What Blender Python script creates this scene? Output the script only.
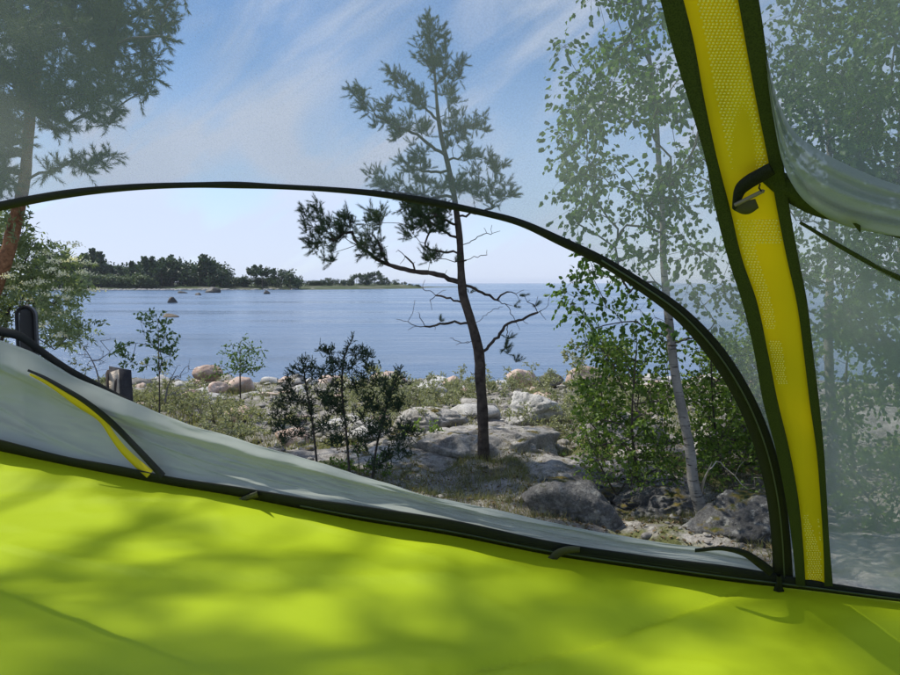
import bpy, math, random
import numpy as np
from mathutils import Vector
rng = np.random.default_rng(7)
random.seed(7)
R = math.radians
for o in list(bpy.data.objects): bpy.data.objects.remove(o)
SC = bpy.context.scene
COL = SC.collection

# ------------------------------------------------------------------ camera
CZ = 3.2; F = 680.0; PITCH = R(4.58)
cam = bpy.data.objects.new('camera', bpy.data.cameras.new('camera')); COL.objects.link(cam)
cam.location = (0, 0, CZ); cam.rotation_euler = (R(90) - PITCH, 0, 0)
cam.data.sensor_width = 36; cam.data.lens = 36 * F / 900; cam.data.clip_start = .02; cam.data.clip_end = 20000
cam.data.dof.use_dof = False
SC.camera = cam

# ------------------------------------------------------------------ sky and sun
SUN_EL = 52.0; SUN_AZ = -72.0          # azimuth clockwise from +Y
w = bpy.data.worlds.new('World'); SC.world = w; w.use_nodes = True
nt = w.node_tree; nt.nodes.clear()
def N(t, typ, **kw):
    n = t.nodes.new(typ)
    for k, v in kw.items(): setattr(n, k, v)
    return n
def setin(n, **kw):
    for k, v in kw.items(): n.inputs[k.replace('_', ' ')].default_value = v
out = N(nt, 'ShaderNodeOutputWorld'); bg = N(nt, 'ShaderNodeBackground'); bg.inputs[1].default_value = .14
sky = N(nt, 'ShaderNodeTexSky', sky_type='NISHITA', sun_disc=False, sun_elevation=R(SUN_EL), sun_rotation=R(SUN_AZ))
sky.air_density = 1.0; sky.dust_density = .2; sky.ozone_density = 3.5
tc = N(nt, 'ShaderNodeTexCoord'); sep = N(nt, 'ShaderNodeSeparateXYZ'); nt.links.new(tc.outputs['Generated'], sep.inputs[0])
def M(t, op, a, b=None, c=None):
    n = N(t, 'ShaderNodeMath', operation=op)
    for i, v in enumerate((a, b, c)):
        if v is None: continue
        if isinstance(v, (int, float)): n.inputs[i].default_value = v
        else: t.links.new(v, n.inputs[i])
    return n.outputs[0]
zc = M(nt, 'MAXIMUM', M(nt, 'ADD', sep.outputs[2], .12), .03)
cx = M(nt, 'DIVIDE', sep.outputs[0], zc); cy = M(nt, 'DIVIDE', sep.outputs[1], zc)
cmb = N(nt, 'ShaderNodeCombineXYZ'); nt.links.new(cx, cmb.inputs[0]); nt.links.new(cy, cmb.inputs[1])
mr_ = N(nt, 'ShaderNodeMapping'); mr_.inputs['Rotation'].default_value = (0, R(33), 0); nt.links.new(tc.outputs['Generated'], mr_.inputs[0])
mp = N(nt, 'ShaderNodeMapping'); mp.inputs['Scale'].default_value = (2.2, 2.2, 8.5); nt.links.new(mr_.outputs[0], mp.inputs[0])
n1 = N(nt, 'ShaderNodeTexNoise'); setin(n1, Scale=1., Detail=8, Roughness=.56, Distortion=.7); nt.links.new(mp.outputs[0], n1.inputs['Vector'])
n2 = N(nt, 'ShaderNodeTexNoise'); setin(n2, Scale=2.4, Detail=3, Roughness=.5); nt.links.new(tc.outputs['Generated'], n2.inputs['Vector'])
cs = M(nt, 'ADD', M(nt, 'MULTIPLY', n1.outputs[0], .7), M(nt, 'MULTIPLY', n2.outputs[0], .45))
rp = N(nt, 'ShaderNodeMapRange'); rp.interpolation_type = 'SMOOTHSTEP'
setin(rp, From_Min=.50, From_Max=.72, To_Min=.0, To_Max=.85); nt.links.new(cs, rp.inputs['Value'])
low = N(nt, 'ShaderNodeMapRange'); low.interpolation_type = 'SMOOTHSTEP'
setin(low, From_Min=.0, From_Max=.34, To_Min=.85, To_Max=.0); nt.links.new(sep.outputs[2], low.inputs['Value'])
cf = M(nt, 'MINIMUM', M(nt, 'ADD', rp.outputs[0], M(nt, 'MULTIPLY', low.outputs[0], M(nt, 'ADD', .55, M(nt, 'MULTIPLY', n1.outputs[0], .8)))), .9)
mx = N(nt, 'ShaderNodeMix', data_type='RGBA'); mx.inputs[7].default_value = (4.1, 4.6, 5.7, 1)
nt.links.new(cf, mx.inputs[0]); tint = N(nt, 'ShaderNodeMix', data_type='RGBA', blend_type='MULTIPLY'); tint.inputs[0].default_value = 1; tint.inputs[7].default_value = (.80, .90, 1.0, 1)
nt.links.new(sky.outputs[0], tint.inputs[6]); nt.links.new(tint.outputs[2], mx.inputs[6])
cc = N(nt, 'ShaderNodeMix', data_type='RGBA'); cc.inputs[6].default_value = (3.9, 4.35, 5.5, 1); cc.inputs[7].default_value = (5.0, 5.4, 6.4, 1); hm = N(nt, 'ShaderNodeMapRange'); setin(hm, From_Min=.1, From_Max=.45)
nt.links.new(sep.outputs[2], hm.inputs['Value']); nt.links.new(hm.outputs[0], cc.inputs[0]); nt.links.new(cc.outputs[2], mx.inputs[7])
nt.links.new(mx.outputs[2], bg.inputs[0]); nt.links.new(bg.outputs[0], out.inputs[0])
sun = bpy.data.objects.new('sun', bpy.data.lights.new('sun', 'SUN')); COL.objects.link(sun)
sun.data.energy = 4.5; sun.data.angle = R(.53); sun.data.color = (1, .95, .87)
az = R(SUN_AZ); el = R(SUN_EL)
SV = Vector((math.sin(az) * math.cos(el), math.cos(az) * math.cos(el), math.sin(el)))
sun.rotation_euler = SV.to_track_quat('Z', 'Y').to_euler(); sun.location = SV * 30
SC.view_settings.view_transform = 'Standard'; SC.view_settings.look = 'None'
SC.view_settings.exposure = 0.35; SC.view_settings.gamma = 1
SC.cycles.transparent_max_bounces = 24; SC.cycles.max_bounces = 6; SC.cycles.volume_bounces = 0
SC.cycles.sample_clamp_indirect = 6

# ------------------------------------------------------------------ helpers
_cp, _sp = math.cos(PITCH), math.sin(PITCH)
def ray(px, py):
    u = (px - 450) / F; v = (337.5 - py) / F
    return np.array((u, _cp + v * _sp, -_sp + v * _cp))
def at(px, py, Y):
    d = ray(px, py); return np.array((0, 0, CZ)) + d * (Y / d[1])
def norm(a): return a / np.maximum(np.linalg.norm(a, axis=-1, keepdims=True), 1e-9)

def _hash(ix, iy, iz, s):
    h = (ix * 374761393 + iy * 668265263 + iz * 2147483647 + s * 1274126177) & 0xffffffff
    h = ((h ^ (h >> 13)) * 1274126177) & 0xffffffff
    return ((h ^ (h >> 16)) & 0xffff) / 65535.0
def vnoise(P, s=0):
    P = np.asarray(P, float); I = np.floor(P).astype(np.int64); f = P - I; f = f * f * (3 - 2 * f)
    r = 0
    for dx in (0, 1):
        for dy in (0, 1):
            for dz in (0, 1):
                wgt = (f[..., 0] if dx else 1 - f[..., 0]) * (f[..., 1] if dy else 1 - f[..., 1]) * (f[..., 2] if dz else 1 - f[..., 2])
                r = r + wgt * _hash(I[..., 0] + dx, I[..., 1] + dy, I[..., 2] + dz, s)
    return r * 2 - 1
def fbm(P, o=4, s=0, g=.5):
    a = 1; r = 0; P = np.asarray(P, float)
    for k in range(o): r = r + a * vnoise(P, s + k); P = P * 2.03 + 11.3; a *= g
    return r

class Geo:
    def __init__(s): s.v = []; s.f = {}; s.n = 0
    def add(s, v, f):
        v = np.asarray(v, float).reshape(-1, 3); f = np.asarray(f, np.int64)
        if len(v) == 0 or len(f) == 0: return
        s.v.append(v); s.f.setdefault(f.shape[1], []).append(f + s.n); s.n += len(v)
    def build(s, name, mat, parent=None, smooth=True, at0=None):
        me = bpy.data.meshes.new(name)
        if s.n:
            V = np.concatenate(s.v); 
            if at0 is not None: V = V - np.asarray(at0)
            me.vertices.add(len(V)); me.vertices.foreach_set('co', V.ravel())
            loops = []; starts = []; c = 0
            for k, fs in s.f.items():
                A = np.concatenate(fs); loops.append(A.ravel()); starts.append(c + np.arange(len(A)) * k); c += A.size
            L = np.concatenate(loops); S = np.concatenate(starts)
            me.loops.add(len(L)); me.loops.foreach_set('vertex_index', L.astype(np.int32))
            me.polygons.add(len(S)); me.polygons.foreach_set('loop_start', S.astype(np.int32))
            if smooth: me.polygons.foreach_set('use_smooth', np.ones(len(S), bool))
            me.update(calc_edges=True); me.validate()
        me.materials.append(mat)
        o = bpy.data.objects.new(name, me); COL.objects.link(o)
        if parent is not None: o.parent = parent
        if name in STUFF and parent is not None: o['kind'] = 'stuff'
        if at0 is not None and parent is None: o.location = at0
        return o
def tag(o, label=None, cat=None, group=None, kind=None):
    if label: o['label'] = label
    if cat: o['category'] = cat
    if group: o['group'] = group
    if kind: o['kind'] = kind
    return o
STUFF = ('crown', 'needles', 'twigs', 'foliage', 'flower_cluster')
def empty(name, loc, label, cat, group=None):
    o = bpy.data.objects.new(name, None); COL.objects.link(o); o.location = loc; o.empty_display_size = .1
    return tag(o, label, cat, group)
def grid(P, flip=False):
    a, b = P.shape[:2]; i = np.arange(a * b).reshape(a, b)
    f = np.stack((i[:-1, :-1], i[1:, :-1], i[1:, 1:], i[:-1, 1:]), -1).reshape(-1, 4)
    return P.reshape(-1, 3), (f[:, ::-1] if flip else f)
def tube(g, pts, rad, n=6, cap=True, rough=0, seed=0):
    pts = np.asarray(pts, float); rad = np.broadcast_to(np.asarray(rad, float), (len(pts),)).copy()
    T = norm(np.gradient(pts, axis=0)); ref = np.array((.13, .97, .2)) if abs(T[:, 1]).max() < .9 else np.array((1., 0, .1))
    A = norm(np.cross(T, ref)); B = np.cross(T, A)
    th = np.linspace(0, 2 * np.pi, n, endpoint=False)
    ring = pts[:, None] + rad[:, None, None] * (np.cos(th)[None, :, None] * A[:, None] + np.sin(th)[None, :, None] * B[:, None])
    if rough: 
        nz = fbm(ring * 9 + seed, 3) * rough; c = pts[:, None]; ring = c + (ring - c) * (1 + nz[..., None])
    k = len(pts); i = np.arange(k * n).reshape(k, n); j = np.roll(i, -1, 1)
    f = np.stack((i[:-1], j[:-1], j[1:], i[1:]), -1).reshape(-1, 4)
    v = ring.reshape(-1, 3)
    g.add(v, f)
    if cap:
        g.add(np.vstack((ring[-1], pts[-1] + T[-1] * rad[-1])), np.array([(a, (a + 1) % n, n) for a in range(n)]))
def smoothpath(pts, n):
    P = np.asarray(pts, float)
    if len(P) < 3: 
        t = np.linspace(0, 1, n)[:, None]; return P[0] * (1 - t) + P[-1] * t
    d = np.r_[0, np.cumsum(np.linalg.norm(np.diff(P[:, :3], axis=0), axis=1))]; d /= d[-1]
    t = np.linspace(0, 1, n); r = np.zeros((n, P.shape[1]))
    m = np.gradient(P, d, axis=0)
    k = np.clip(np.searchsorted(d, t, side='right') - 1, 0, len(d) - 2)
    h = (d[k + 1] - d[k])[:, None]; u = ((t - d[k]) / (d[k + 1] - d[k]))[:, None]
    return (2*u**3-3*u**2+1)*P[k] + (u**3-2*u**2+u)*h*m[k] + (-2*u**3+3*u**2)*P[k+1] + (u**3-u**2)*h*m[k+1]
def interp(xs, ys, x): return np.interp(x, xs, ys)

# ------------------------------------------------------------------ materials
def mat(name, color, rough=.7, spec=.3, var=None, scale=8, bump=0, bscale=40, coord='Object', detail=6, metallic=0, extra=None):
    m = bpy.data.materials.new(name); m.use_nodes = True; t = m.node_tree; b = t.nodes['Principled BSDF']
    b.inputs['Base Color'].default_value = (*color, 1); b.inputs['Roughness'].default_value = rough
    b.inputs['Specular IOR Level'].default_value = spec; b.inputs['Metallic'].default_value = metallic
    co = N(t, 'ShaderNodeTexCoord').outputs[coord]
    if var:
        nz = N(t, 'ShaderNodeTexNoise'); setin(nz, Scale=scale, Detail=detail, Roughness=.62); t.links.new(co, nz.inputs['Vector'])
        cr = N(t, 'ShaderNodeValToRGB'); e = cr.color_ramp.elements
        cols = [color] + list(var); 
        e[0].position = .3; e[0].color = (*cols[0], 1); e[1].position = .7; e[1].color = (*cols[-1], 1)
        for i, c in enumerate(cols[1:-1]): x = e.new(.3 + .4 * (i + 1) / (len(cols) - 1)); x.color = (*c, 1)
        t.links.new(nz.outputs[0], cr.inputs[0]); t.links.new(cr.outputs[0], b.inputs['Base Color'])
    if bump:
        nb = N(t, 'ShaderNodeTexNoise'); setin(nb, Scale=bscale, Detail=8, Roughness=.65); t.links.new(co, nb.inputs['Vector'])
        bp = N(t, 'ShaderNodeBump'); setin(bp, Strength=bump, Distance=.02); t.links.new(nb.outputs[0], bp.inputs['Height']); t.links.new(bp.outputs[0], b.inputs['Normal'])
    return m
def leafmat(name, dark, light, trans=.35, rough=.5, spec=.25):
    m = bpy.data.materials.new(name); m.use_nodes = True; t = m.node_tree; b = t.nodes['Principled BSDF']
    b.inputs['Roughness'].default_value = rough; b.inputs['Specular IOR Level'].default_value = spec
    g = N(t, 'ShaderNodeNewGeometry'); cr = N(t, 'ShaderNodeValToRGB'); e = cr.color_ramp.elements
    e[0].color = (*dark, 1); e[1].color = (*light, 1); t.links.new(g.outputs['Random Per Island'], cr.inputs[0])
    t.links.new(cr.outputs[0], b.inputs['Base Color'])
    tr = N(t, 'ShaderNodeBsdfTranslucent'); mc = N(t, 'ShaderNodeMix', data_type='RGBA', blend_type='MULTIPLY'); mc.inputs[0].default_value = 1
    mc.inputs[7].default_value = (1.9, 1.9, .8, 1); t.links.new(cr.outputs[0], mc.inputs[6]); t.links.new(mc.outputs[2], tr.inputs[0])
    ms = N(t, 'ShaderNodeMixShader'); ms.inputs[0].default_value = trans
    t.links.new(b.outputs[0], ms.inputs[1]); t.links.new(tr.outputs[0], ms.inputs[2]); t.links.new(ms.outputs[0], t.nodes['Material Output'].inputs[0])
    return m
M_needle = leafmat('pine_needles', (.030, .055, .028), (.075, .12, .05), .15)
M_needle2 = leafmat('pine_needles_olive', (.045, .065, .028), (.10, .13, .05), .15)
M_birch = leafmat('birch_leaf', (.05, .10, .025), (.10, .18, .045), .4)
M_alder = leafmat('alder_leaf', (.06, .11, .025), (.19, .27, .06), .45)
M_rowan = leafmat('rowan_leaf', (.05, .10, .03), (.13, .20, .07), .3)
M_gleaf = leafmat('buckthorn_leaf', (.16, .18, .11), (.34, .35, .23), .25)
M_rowan2 = leafmat('rowan_grey_leaf', (.12, .17, .09), (.26, .31, .18), .3)
M_jun = leafmat('juniper_spray', (.022, .045, .026), (.055, .095, .04), .12)
M_grass = leafmat('grass_blade', (.07, .09, .03), (.24, .22, .11), .3)
M_weed = leafmat('weed_leaf', (.08, .14, .03), (.17, .25, .06), .4)
M_flower = leafmat('flower_petal', (.7, .68, .55), (.85, .83, .72), .2)
M_far = leafmat('far_foliage', (.022, .042, .022), (.05, .085, .035), .15)
M_far2 = leafmat('far_willow', (.055, .085, .04), (.09, .13, .06), .2)
M_bark = mat('pine_bark', (.045, .035, .03), .9, .1, [(.09, .072, .06), (.13, .105, .085)], 14, .9, 45)
M_barko = mat('orange_pine_bark', (.12, .07, .045), .88, .1, [(.30, .15, .08), (.42, .24, .14)], 18, .9, 50)
M_twig = mat('twig_bark', (.05, .042, .036), .9, .1, [(.11, .095, .08)], 20)
M_gtwig = mat('grey_dead_wood', (.13, .12, .11), .9, .1, [(.26, .24, .22)], 25, .4, 60)
M_bleach = mat('bleached_wood', (.34, .30, .24), .8, .1, [(.52, .47, .38)], 12, .5, 70)

def birchbark():
    m = mat('birch_bark', (.15, .145, .13), .85, .1, [(.31, .295, .265)], 5, .4, 60); t = m.node_tree; b = t.nodes['Principled BSDF']
    co = t.nodes['Texture Coordinate'].outputs['Object']
    mp = N(t, 'ShaderNodeMapping'); mp.inputs['Scale'].default_value = (7, 7, 38); t.links.new(co, mp.inputs[0])
    nz = N(t, 'ShaderNodeTexNoise'); setin(nz, Scale=1.3, Detail=4, Roughness=.6); t.links.new(mp.outputs[0], nz.inputs['Vector'])
    mr = N(t, 'ShaderNodeMapRange'); setin(mr, From_Min=.56, From_Max=.66); t.links.new(nz.outputs[0], mr.inputs['Value'])
    mx = N(t, 'ShaderNodeMix', data_type='RGBA'); mx.inputs[7].default_value = (.045, .04, .035, 1)
    src = b.inputs['Base Color'].links[0].from_socket; t.links.new(src, mx.inputs[6]); t.links.new(mr.outputs[0], mx.inputs[0]); t.links.new(mx.outputs[2], b.inputs['Base Color'])
    return m
M_birchbark = birchbark()

def rockmat(name, cols, lich=(.30, .30, .27), moss=0.0, scale=1.0):
    m = bpy.data.materials.new(name); m.use_nodes = True; t = m.node_tree; b = t.nodes['Principled BSDF']
    b.inputs['Roughness'].default_value = .92; b.inputs['Specular IOR Level'].default_value = .15
    g = N(t, 'ShaderNodeNewGeometry'); co = g.outputs['Position']
    oi = N(t, 'ShaderNodeObjectInfo')
    def nz(sc, d=7, r=.65):
        n = N(t, 'ShaderNodeTexNoise'); setin(n, Scale=sc * scale, Detail=d, Roughness=r); t.links.new(co, n.inputs['Vector']); return n.outputs[0]
    a = nz(3.2)
    cr = N(t, 'ShaderNodeValToRGB'); e = cr.color_ramp.elements
    e[0].position = .34; e[0].color = (*cols[0], 1); e[1].position = .68; e[1].color = (*cols[2], 1); x = e.new(.52); x.color = (*cols[1], 1)
    mm = M(t, 'ADD', a, M(t, 'MULTIPLY', M(t, 'SUBTRACT', oi.outputs['Random'], .5), .16)); t.links.new(mm, cr.inputs[0])
    s = nz(48, 4, .8); cr2 = N(t, 'ShaderNodeMapRange'); setin(cr2, From_Min=.36, From_Max=.64, To_Min=.62, To_Max=1.3); t.links.new(s, cr2.inputs['Value'])
    m1 = N(t, 'ShaderNodeMix', data_type='RGBA', blend_type='MULTIPLY'); m1.inputs[0].default_value = 1; t.links.new(cr.outputs[0], m1.inputs[6]); t.links.new(cr2.outputs[0], m1.inputs[7])
    l = nz(11, 6, .7); mr = N(t, 'ShaderNodeMapRange'); setin(mr, From_Min=.54, From_Max=.62, To_Max=.75); t.links.new(l, mr.inputs['Value'])
    m2 = N(t, 'ShaderNodeMix', data_type='RGBA'); m2.inputs[7].default_value = (*lich, 1); t.links.new(mr.outputs[0], m2.inputs[0]); t.links.new(m1.outputs[2], m2.inputs[6])
    # dark lichen in patches
    k = nz(5.3, 6, .7); mr3 = N(t, 'ShaderNodeMapRange'); setin(mr3, From_Min=.57, From_Max=.66, To_Max=.7); t.links.new(k, mr3.inputs['Value'])
    m3 = N(t, 'ShaderNodeMix', data_type='RGBA'); m3.inputs[7].default_value = (.055, .055, .05, 1); t.links.new(mr3.outputs[0], m3.inputs[0]); t.links.new(m2.outputs[2], m3.inputs[6])
    last = m3.outputs[2]
    if moss:
        sp = N(t, 'ShaderNodeSeparateXYZ'); t.links.new(g.outputs['Normal'], sp.inputs[0])
        q = M(t, 'ADD', M(t, 'MULTIPLY', sp.outputs[2], .25), nz(4.1, 5)); mr4 = N(t, 'ShaderNodeMapRange'); setin(mr4, From_Min=.80 - moss, From_Max=.88 - moss); t.links.new(q, mr4.inputs['Value'])
        cm = N(t, 'ShaderNodeValToRGB'); e = cm.color_ramp.elements; e[0].color = (.035, .045, .012, 1); e[1].color = (.15, .11, .03, 1); e[0].position = .4; e[1].position = .62; t.links.new(nz(14, 5), cm.inputs[0])
        m4 = N(t, 'ShaderNodeMix', data_type='RGBA'); t.links.new(mr4.outputs[0], m4.inputs[0]); t.links.new(last, m4.inputs[6]); t.links.new(cm.outputs[0], m4.inputs[7]); last = m4.outputs[2]
    t.links.new(last, b.inputs['Base Color'])
    bp = N(t, 'ShaderNodeBump'); setin(bp, Strength=.8, Distance=.035); t.links.new(M(t, 'ADD', nz(9, 9, .7), M(t, 'MULTIPLY', nz(60, 3), .25)), bp.inputs['Height']); t.links.new(bp.outputs[0], b.inputs['Normal'])
    return m
M_rock = rockmat('grey_granite', [(.16, .15, .14), (.27, .255, .23), (.40, .38, .345)], moss=.03)
M_rockd = rockmat('dark_lichen_granite', [(.06, .06, .058), (.105, .103, .098), (.165, .16, .15)], (.24, .24, .22), moss=.05)
M_rockmoss = rockmat('mossy_granite', [(.10, .10, .095), (.16, .155, .145), (.24, .235, .22)], moss=.13)
M_rockp = rockmat('pink_granite', [(.34, .24, .19), (.46, .34, .27), (.55, .46, .39)], (.5, .47, .42))
M_rockw = rockmat('pale_granite', [(.30, .29, .27), (.42, .41, .385), (.54, .53, .50)], (.44, .43, .38))

# ------------------------------------------------------------------ terrain
def ground_h(x, y):
    b = interp([-40, -6, 0, 3, 5, 7, 10, 15, 19, 21.3, 24, 30, 60], [2.6, 1.9, 1.78, 1.68, 1.50, 1.2, 1.0, .60, .30, .03, -.45, -1.2, -4], y + .35 * np.sin(x * .31 + 1))
    P = np.stack((x * .55, y * .55, 0 * x), -1)
    n = fbm(P, 5, 3) * .16
    P2 = np.stack((x * 1.9 + y * .6, y * 1.4 - x * .3, 0 * x + 4), -1)
    r = (1 - np.abs(fbm(P2, 3, 9))) * .10
    k = np.clip((y - 2.2) / 1.5, .25, 1) * np.clip((26 - y) / 4, .15, 1)
    return b + (n + r - .08) * k
def axis(c):
    o = []
    for a, b, s in c: o += list(np.arange(a, b, s))
    return np.array(o + [c[-1][1]])
gx = axis([(-140, -40, 8), (-40, -14, 1.5), (-14, 12, .085), (12, 40, 1.5), (40, 140, 8)])
gy = axis([(-40, -4, 1.5), (-4, 2, .3), (2, 12, .07), (12, 26, .13), (26, 60, 3)])
X, Y = np.meshgrid(gx, gy, indexing='ij')
g = Geo(); P, f = grid(np.stack((X, Y, ground_h(X, Y)), -1)); g.add(P, f)
def groundmat():
    m = rockmat('shore_ground', [(.12, .11, .10), (.20, .185, .165), (.34, .32, .29)], (.34, .33, .29)); t = m.node_tree; b = t.nodes['Principled BSDF']
    geo = [n for n in t.nodes if n.type == 'NEW_GEOMETRY'][0]; src = b.inputs['Base Color'].links[0].from_socket
    n = N(t, 'ShaderNodeTexNoise'); setin(n, Scale=.9, Detail=8, Roughness=.68); t.links.new(geo.outputs['Position'], n.inputs['Vector'])
    mr = N(t, 'ShaderNodeMapRange'); setin(mr, From_Min=.52, From_Max=.58); t.links.new(n.outputs[0], mr.inputs['Value'])
    n2 = N(t, 'ShaderNodeTexNoise'); setin(n2, Scale=22, Detail=8, Roughness=.75); t.links.new(geo.outputs['Position'], n2.inputs['Vector'])
    cr = N(t, 'ShaderNodeValToRGB'); e = cr.color_ramp.elements; e[0].position = .35; e[0].color = (.045, .045, .018, 1); e[1].position = .68; e[1].color = (.20, .17, .09, 1); x = e.new(.5); x.color = (.09, .10, .035, 1)
    t.links.new(n2.outputs[0], cr.inputs[0])
    mx = N(t, 'ShaderNodeMix', data_type='RGBA'); t.links.new(mr.outputs[0], mx.inputs[0]); t.links.new(src, mx.inputs[6]); t.links.new(cr.outputs[0], mx.inputs[7]); t.links.new(mx.outputs[2], b.inputs['Base Color'])
    return m
tag(g.build('ground', groundmat()), 'rocky mossy shore ground sloping down to the water', kind='structure')

# water
def watermat():
    m = bpy.data.materials.new('lake_water'); m.use_nodes = True; t = m.node_tree; b = t.nodes['Principled BSDF']
    b.inputs['Base Color'].default_value = (.085, .135, .21, 1); b.inputs['Roughness'].default_value = .16; b.inputs['IOR'].default_value = 1.33
    g = N(t, 'ShaderNodeNewGeometry')
    def band(sx, sy, d, r=.6, rot=0):
        mp = N(t, 'ShaderNodeMapping'); mp.inputs['Scale'].default_value = (sx, sy, 1); mp.inputs['Rotation'].default_value = (0, 0, rot); t.links.new(g.outputs['Position'], mp.inputs[0])
        n = N(t, 'ShaderNodeTexNoise'); setin(n, Scale=1, Detail=d, Roughness=r); t.links.new(mp.outputs[0], n.inputs['Vector']); return n.outputs[0]
    h = M(t, 'ADD', M(t, 'MULTIPLY', band(.9, 3.2, 6, .62, .12), .16), M(t, 'MULTIPLY', band(.12, .5, 4, .6, -.1), .35))
    bp = N(t, 'ShaderNodeBump'); setin(bp, Strength=1.0, Distance=.9); t.links.new(h, bp.inputs['Height']); t.links.new(bp.outputs[0], b.inputs['Normal'])
    w1 = band(.012, .075, 5, .6); cr = N(t, 'ShaderNodeMapRange'); setin(cr, From_Min=.35, From_Max=.65, To_Min=.10, To_Max=.34); t.links.new(w1, cr.inputs['Value']); t.links.new(cr.outputs[0], b.inputs['Roughness'])
    return m
g = Geo(); wy = np.r_[np.linspace(14, 60, 24), np.geomspace(65, 9000, 40)]; wx = np.r_[-np.geomspace(60, 9000, 20)[::-1], np.linspace(-50, 50, 21), np.geomspace(60, 9000, 20)]
X, Y = np.meshgrid(wx, wy, indexing='ij'); P, f = grid(np.stack((X, Y, 0 * X), -1)); g.add(P, f)
tag(g.build('water', watermat()), 'calm blue rippled lake reaching the horizon', kind='structure')

# far headland
def far_h(x, y):
    ys = interp([-420, -165, -120, -70, -40, -12, -2], [296, 306, 312, 330, 356, 405, 440], x) + 3 * np.sin(x * .13) + 1.5 * np.sin(x * .41)
    d = y - ys; back = interp([-420, -100, -40, -20, -14], [240, 190, 120, 22, 0], x) - d
    return np.minimum(np.clip(d * .10, -1.5, 1.2), np.clip(back * .1, -1.5, 9)) + np.clip((d - 8) * .02, 0, 1.6) + .3 * fbm(np.stack((x * .2, y * .2, 0 * x), -1), 3)
X, Y = np.meshgrid(np.linspace(-420, 6, 215), np.linspace(288, 560, 110), indexing='ij')
g = Geo(); P, f = grid(np.stack((X, Y, far_h(X, Y)), -1)); g.add(P, f)
tag(g.build('headland', mat('far_shore_grass', (.05, .075, .03), .95, .05, [(.07, .085, .045), (.15, .145, .12)], .09)), 'low green headland across the bay', kind='structure')

# ------------------------------------------------------------------ stones
def ico(n):
    bm = __import__('bmesh').new(); __import__('bmesh').ops.create_icosphere(bm, subdivisions=n, radius=1)
    v = np.array([x.co[:] for x in bm.verts]); f = np.array([[q.index for q in p.verts] for p in bm.faces]); bm.free(); return v, f
ICO = {k: ico(k) for k in (2, 3, 4, 5, 6)}
def boulder(seed, sub=3, sq=(1, .85, .7), nz=.10, planes=9, k=18, strata=0):
    r = np.random.default_rng(seed); v, f = ICO[sub]; n = norm(r.normal(size=(planes, 3))); d = r.uniform(.62, 1., planes)
    q = np.maximum(v @ n.T, 1e-3) / d; rad = 1 / (np.sum(q ** k, 1) ** (1 / k) + 1e-6); rad = np.minimum(rad, 1.25)
    p = v * rad[:, None]; p = p + norm(v) * (fbm(p * 1.7 + seed * 3.1, 3) * nz * .8 + (1 - 2 * np.abs(fbm(p * 4 + seed, 4))) * nz * .45)[:, None]
    p = p * np.array(sq)
    if sub >= 5:
        cn = fbm(p * 1.1 + seed * 1.7, 3); cn2 = fbm(p * np.array((1.5, 1.5, 3)) + seed * 2.9, 3); p = p - norm(v) * (.07 * np.clip(1 - np.abs(cn) / .05, 0, 1) + .045 * np.clip(1 - np.abs(cn2) / .06, 0, 1))[:, None]
    if strata:
        t = p[:, 2] * 7 + p[:, 0] * 1.3 + fbm(p * 1.4 + seed, 2) * 1.2
        p = p + norm(v) * (np.abs((t % 1) - .5) ** .5 * strata)[:, None]
    return p, f
def put_stone(name, px, py, Yd, wpx, sq, seed, m, label, sub=4, cat='rock', group=None, rot=0, sink=.3, **kw):
    c = at(px, py, Yd); s = wpx / F * Yd / 2
    p, f = boulder(seed, sub, sq, **kw); ca, sa = math.cos(rot), math.sin(rot)
    p = p @ np.array(((ca, sa, 0), (-sa, ca, 0), (0, 0, 1))) * s
    g = Geo(); g.add(p, f); o = g.build(name, m); o.location = c; return tag(o, label, cat, group)

put_stone('rock_outcrop', 482, 470, 8.0, 182, (1, .75, .46), 3, M_rock, 'broad layered grey rock slab behind the foot of the small pine', 6, rot=.15, strata=.06, nz=.12, k=7)
put_stone('rock_outcrop', 585, 500, 6.4, 165, (1, .7, .30), 8, M_rockd, 'low dark rock shelf behind the round dark boulder', 6, strata=.05, nz=.12, k=14)
put_stone('boulder', 572, 512, 5.15, 84, (1, .9, .72), 12, M_rockd, 'round dark lichen-spotted boulder just outside the tent doorway', 5, nz=.09)
put_stone('rock_outcrop', 655, 508, 5.7, 120, (1, .7, .42), 15, M_rockd, 'dark broken rock ledge left of the white birch foot', 6, rot=.4, strata=.03, nz=.12)
put_stone('rock_outcrop', 432, 473, 7.3, 150, (1, .7, .30), 19, M_rock, 'flat grey bedrock left of the pine foot above the folded door', 5, rot=-.1, strata=.05, nz=.12, k=8)
put_stone('rock_outcrop', 545, 479, 6.9, 125, (1, .75, .26), 23, M_rock, 'flat grey bedrock right of the pine foot behind the dark boulder', 5, rot=.2, strata=.05, nz=.12, k=8)
put_stone('boulder', 742, 530, 4.7, 100, (1, .9, .62), 21, M_rockd, 'dark grey boulder at the lower right corner of the doorway', 5, nz=.1)
put_stone('boulder', 532, 412, 10.2, 54, (1, .8, .7), 38, M_rockw, 'large pale boulder with slanting face right of the pine trunk', 5, nz=.12, strata=.03)
put_stone('boulder', 735, 455, 7.5, 95, (1, .8, .62), 45, M_rock, 'grey rock half hidden under bushes beside the black zip', 4)
put_stone('rock_outcrop', 425, 424, 9.8, 70, (1, .6, .36), 51, M_rock, 'blocky grey ledge left of the small pine trunk', 5, strata=.05, nz=.12)
put_stone('boulder', 476, 416, 11.5, 50, (1, .7, .45), 57, M_rockw, 'pale cracked rock directly behind the pine trunk', 4, strata=.04)
put_stone('boulder', 630, 437, 8.5, 90, (1, .7, .55), 61, M_rock, 'wide grey rock behind the leafy bush', 4)
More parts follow.
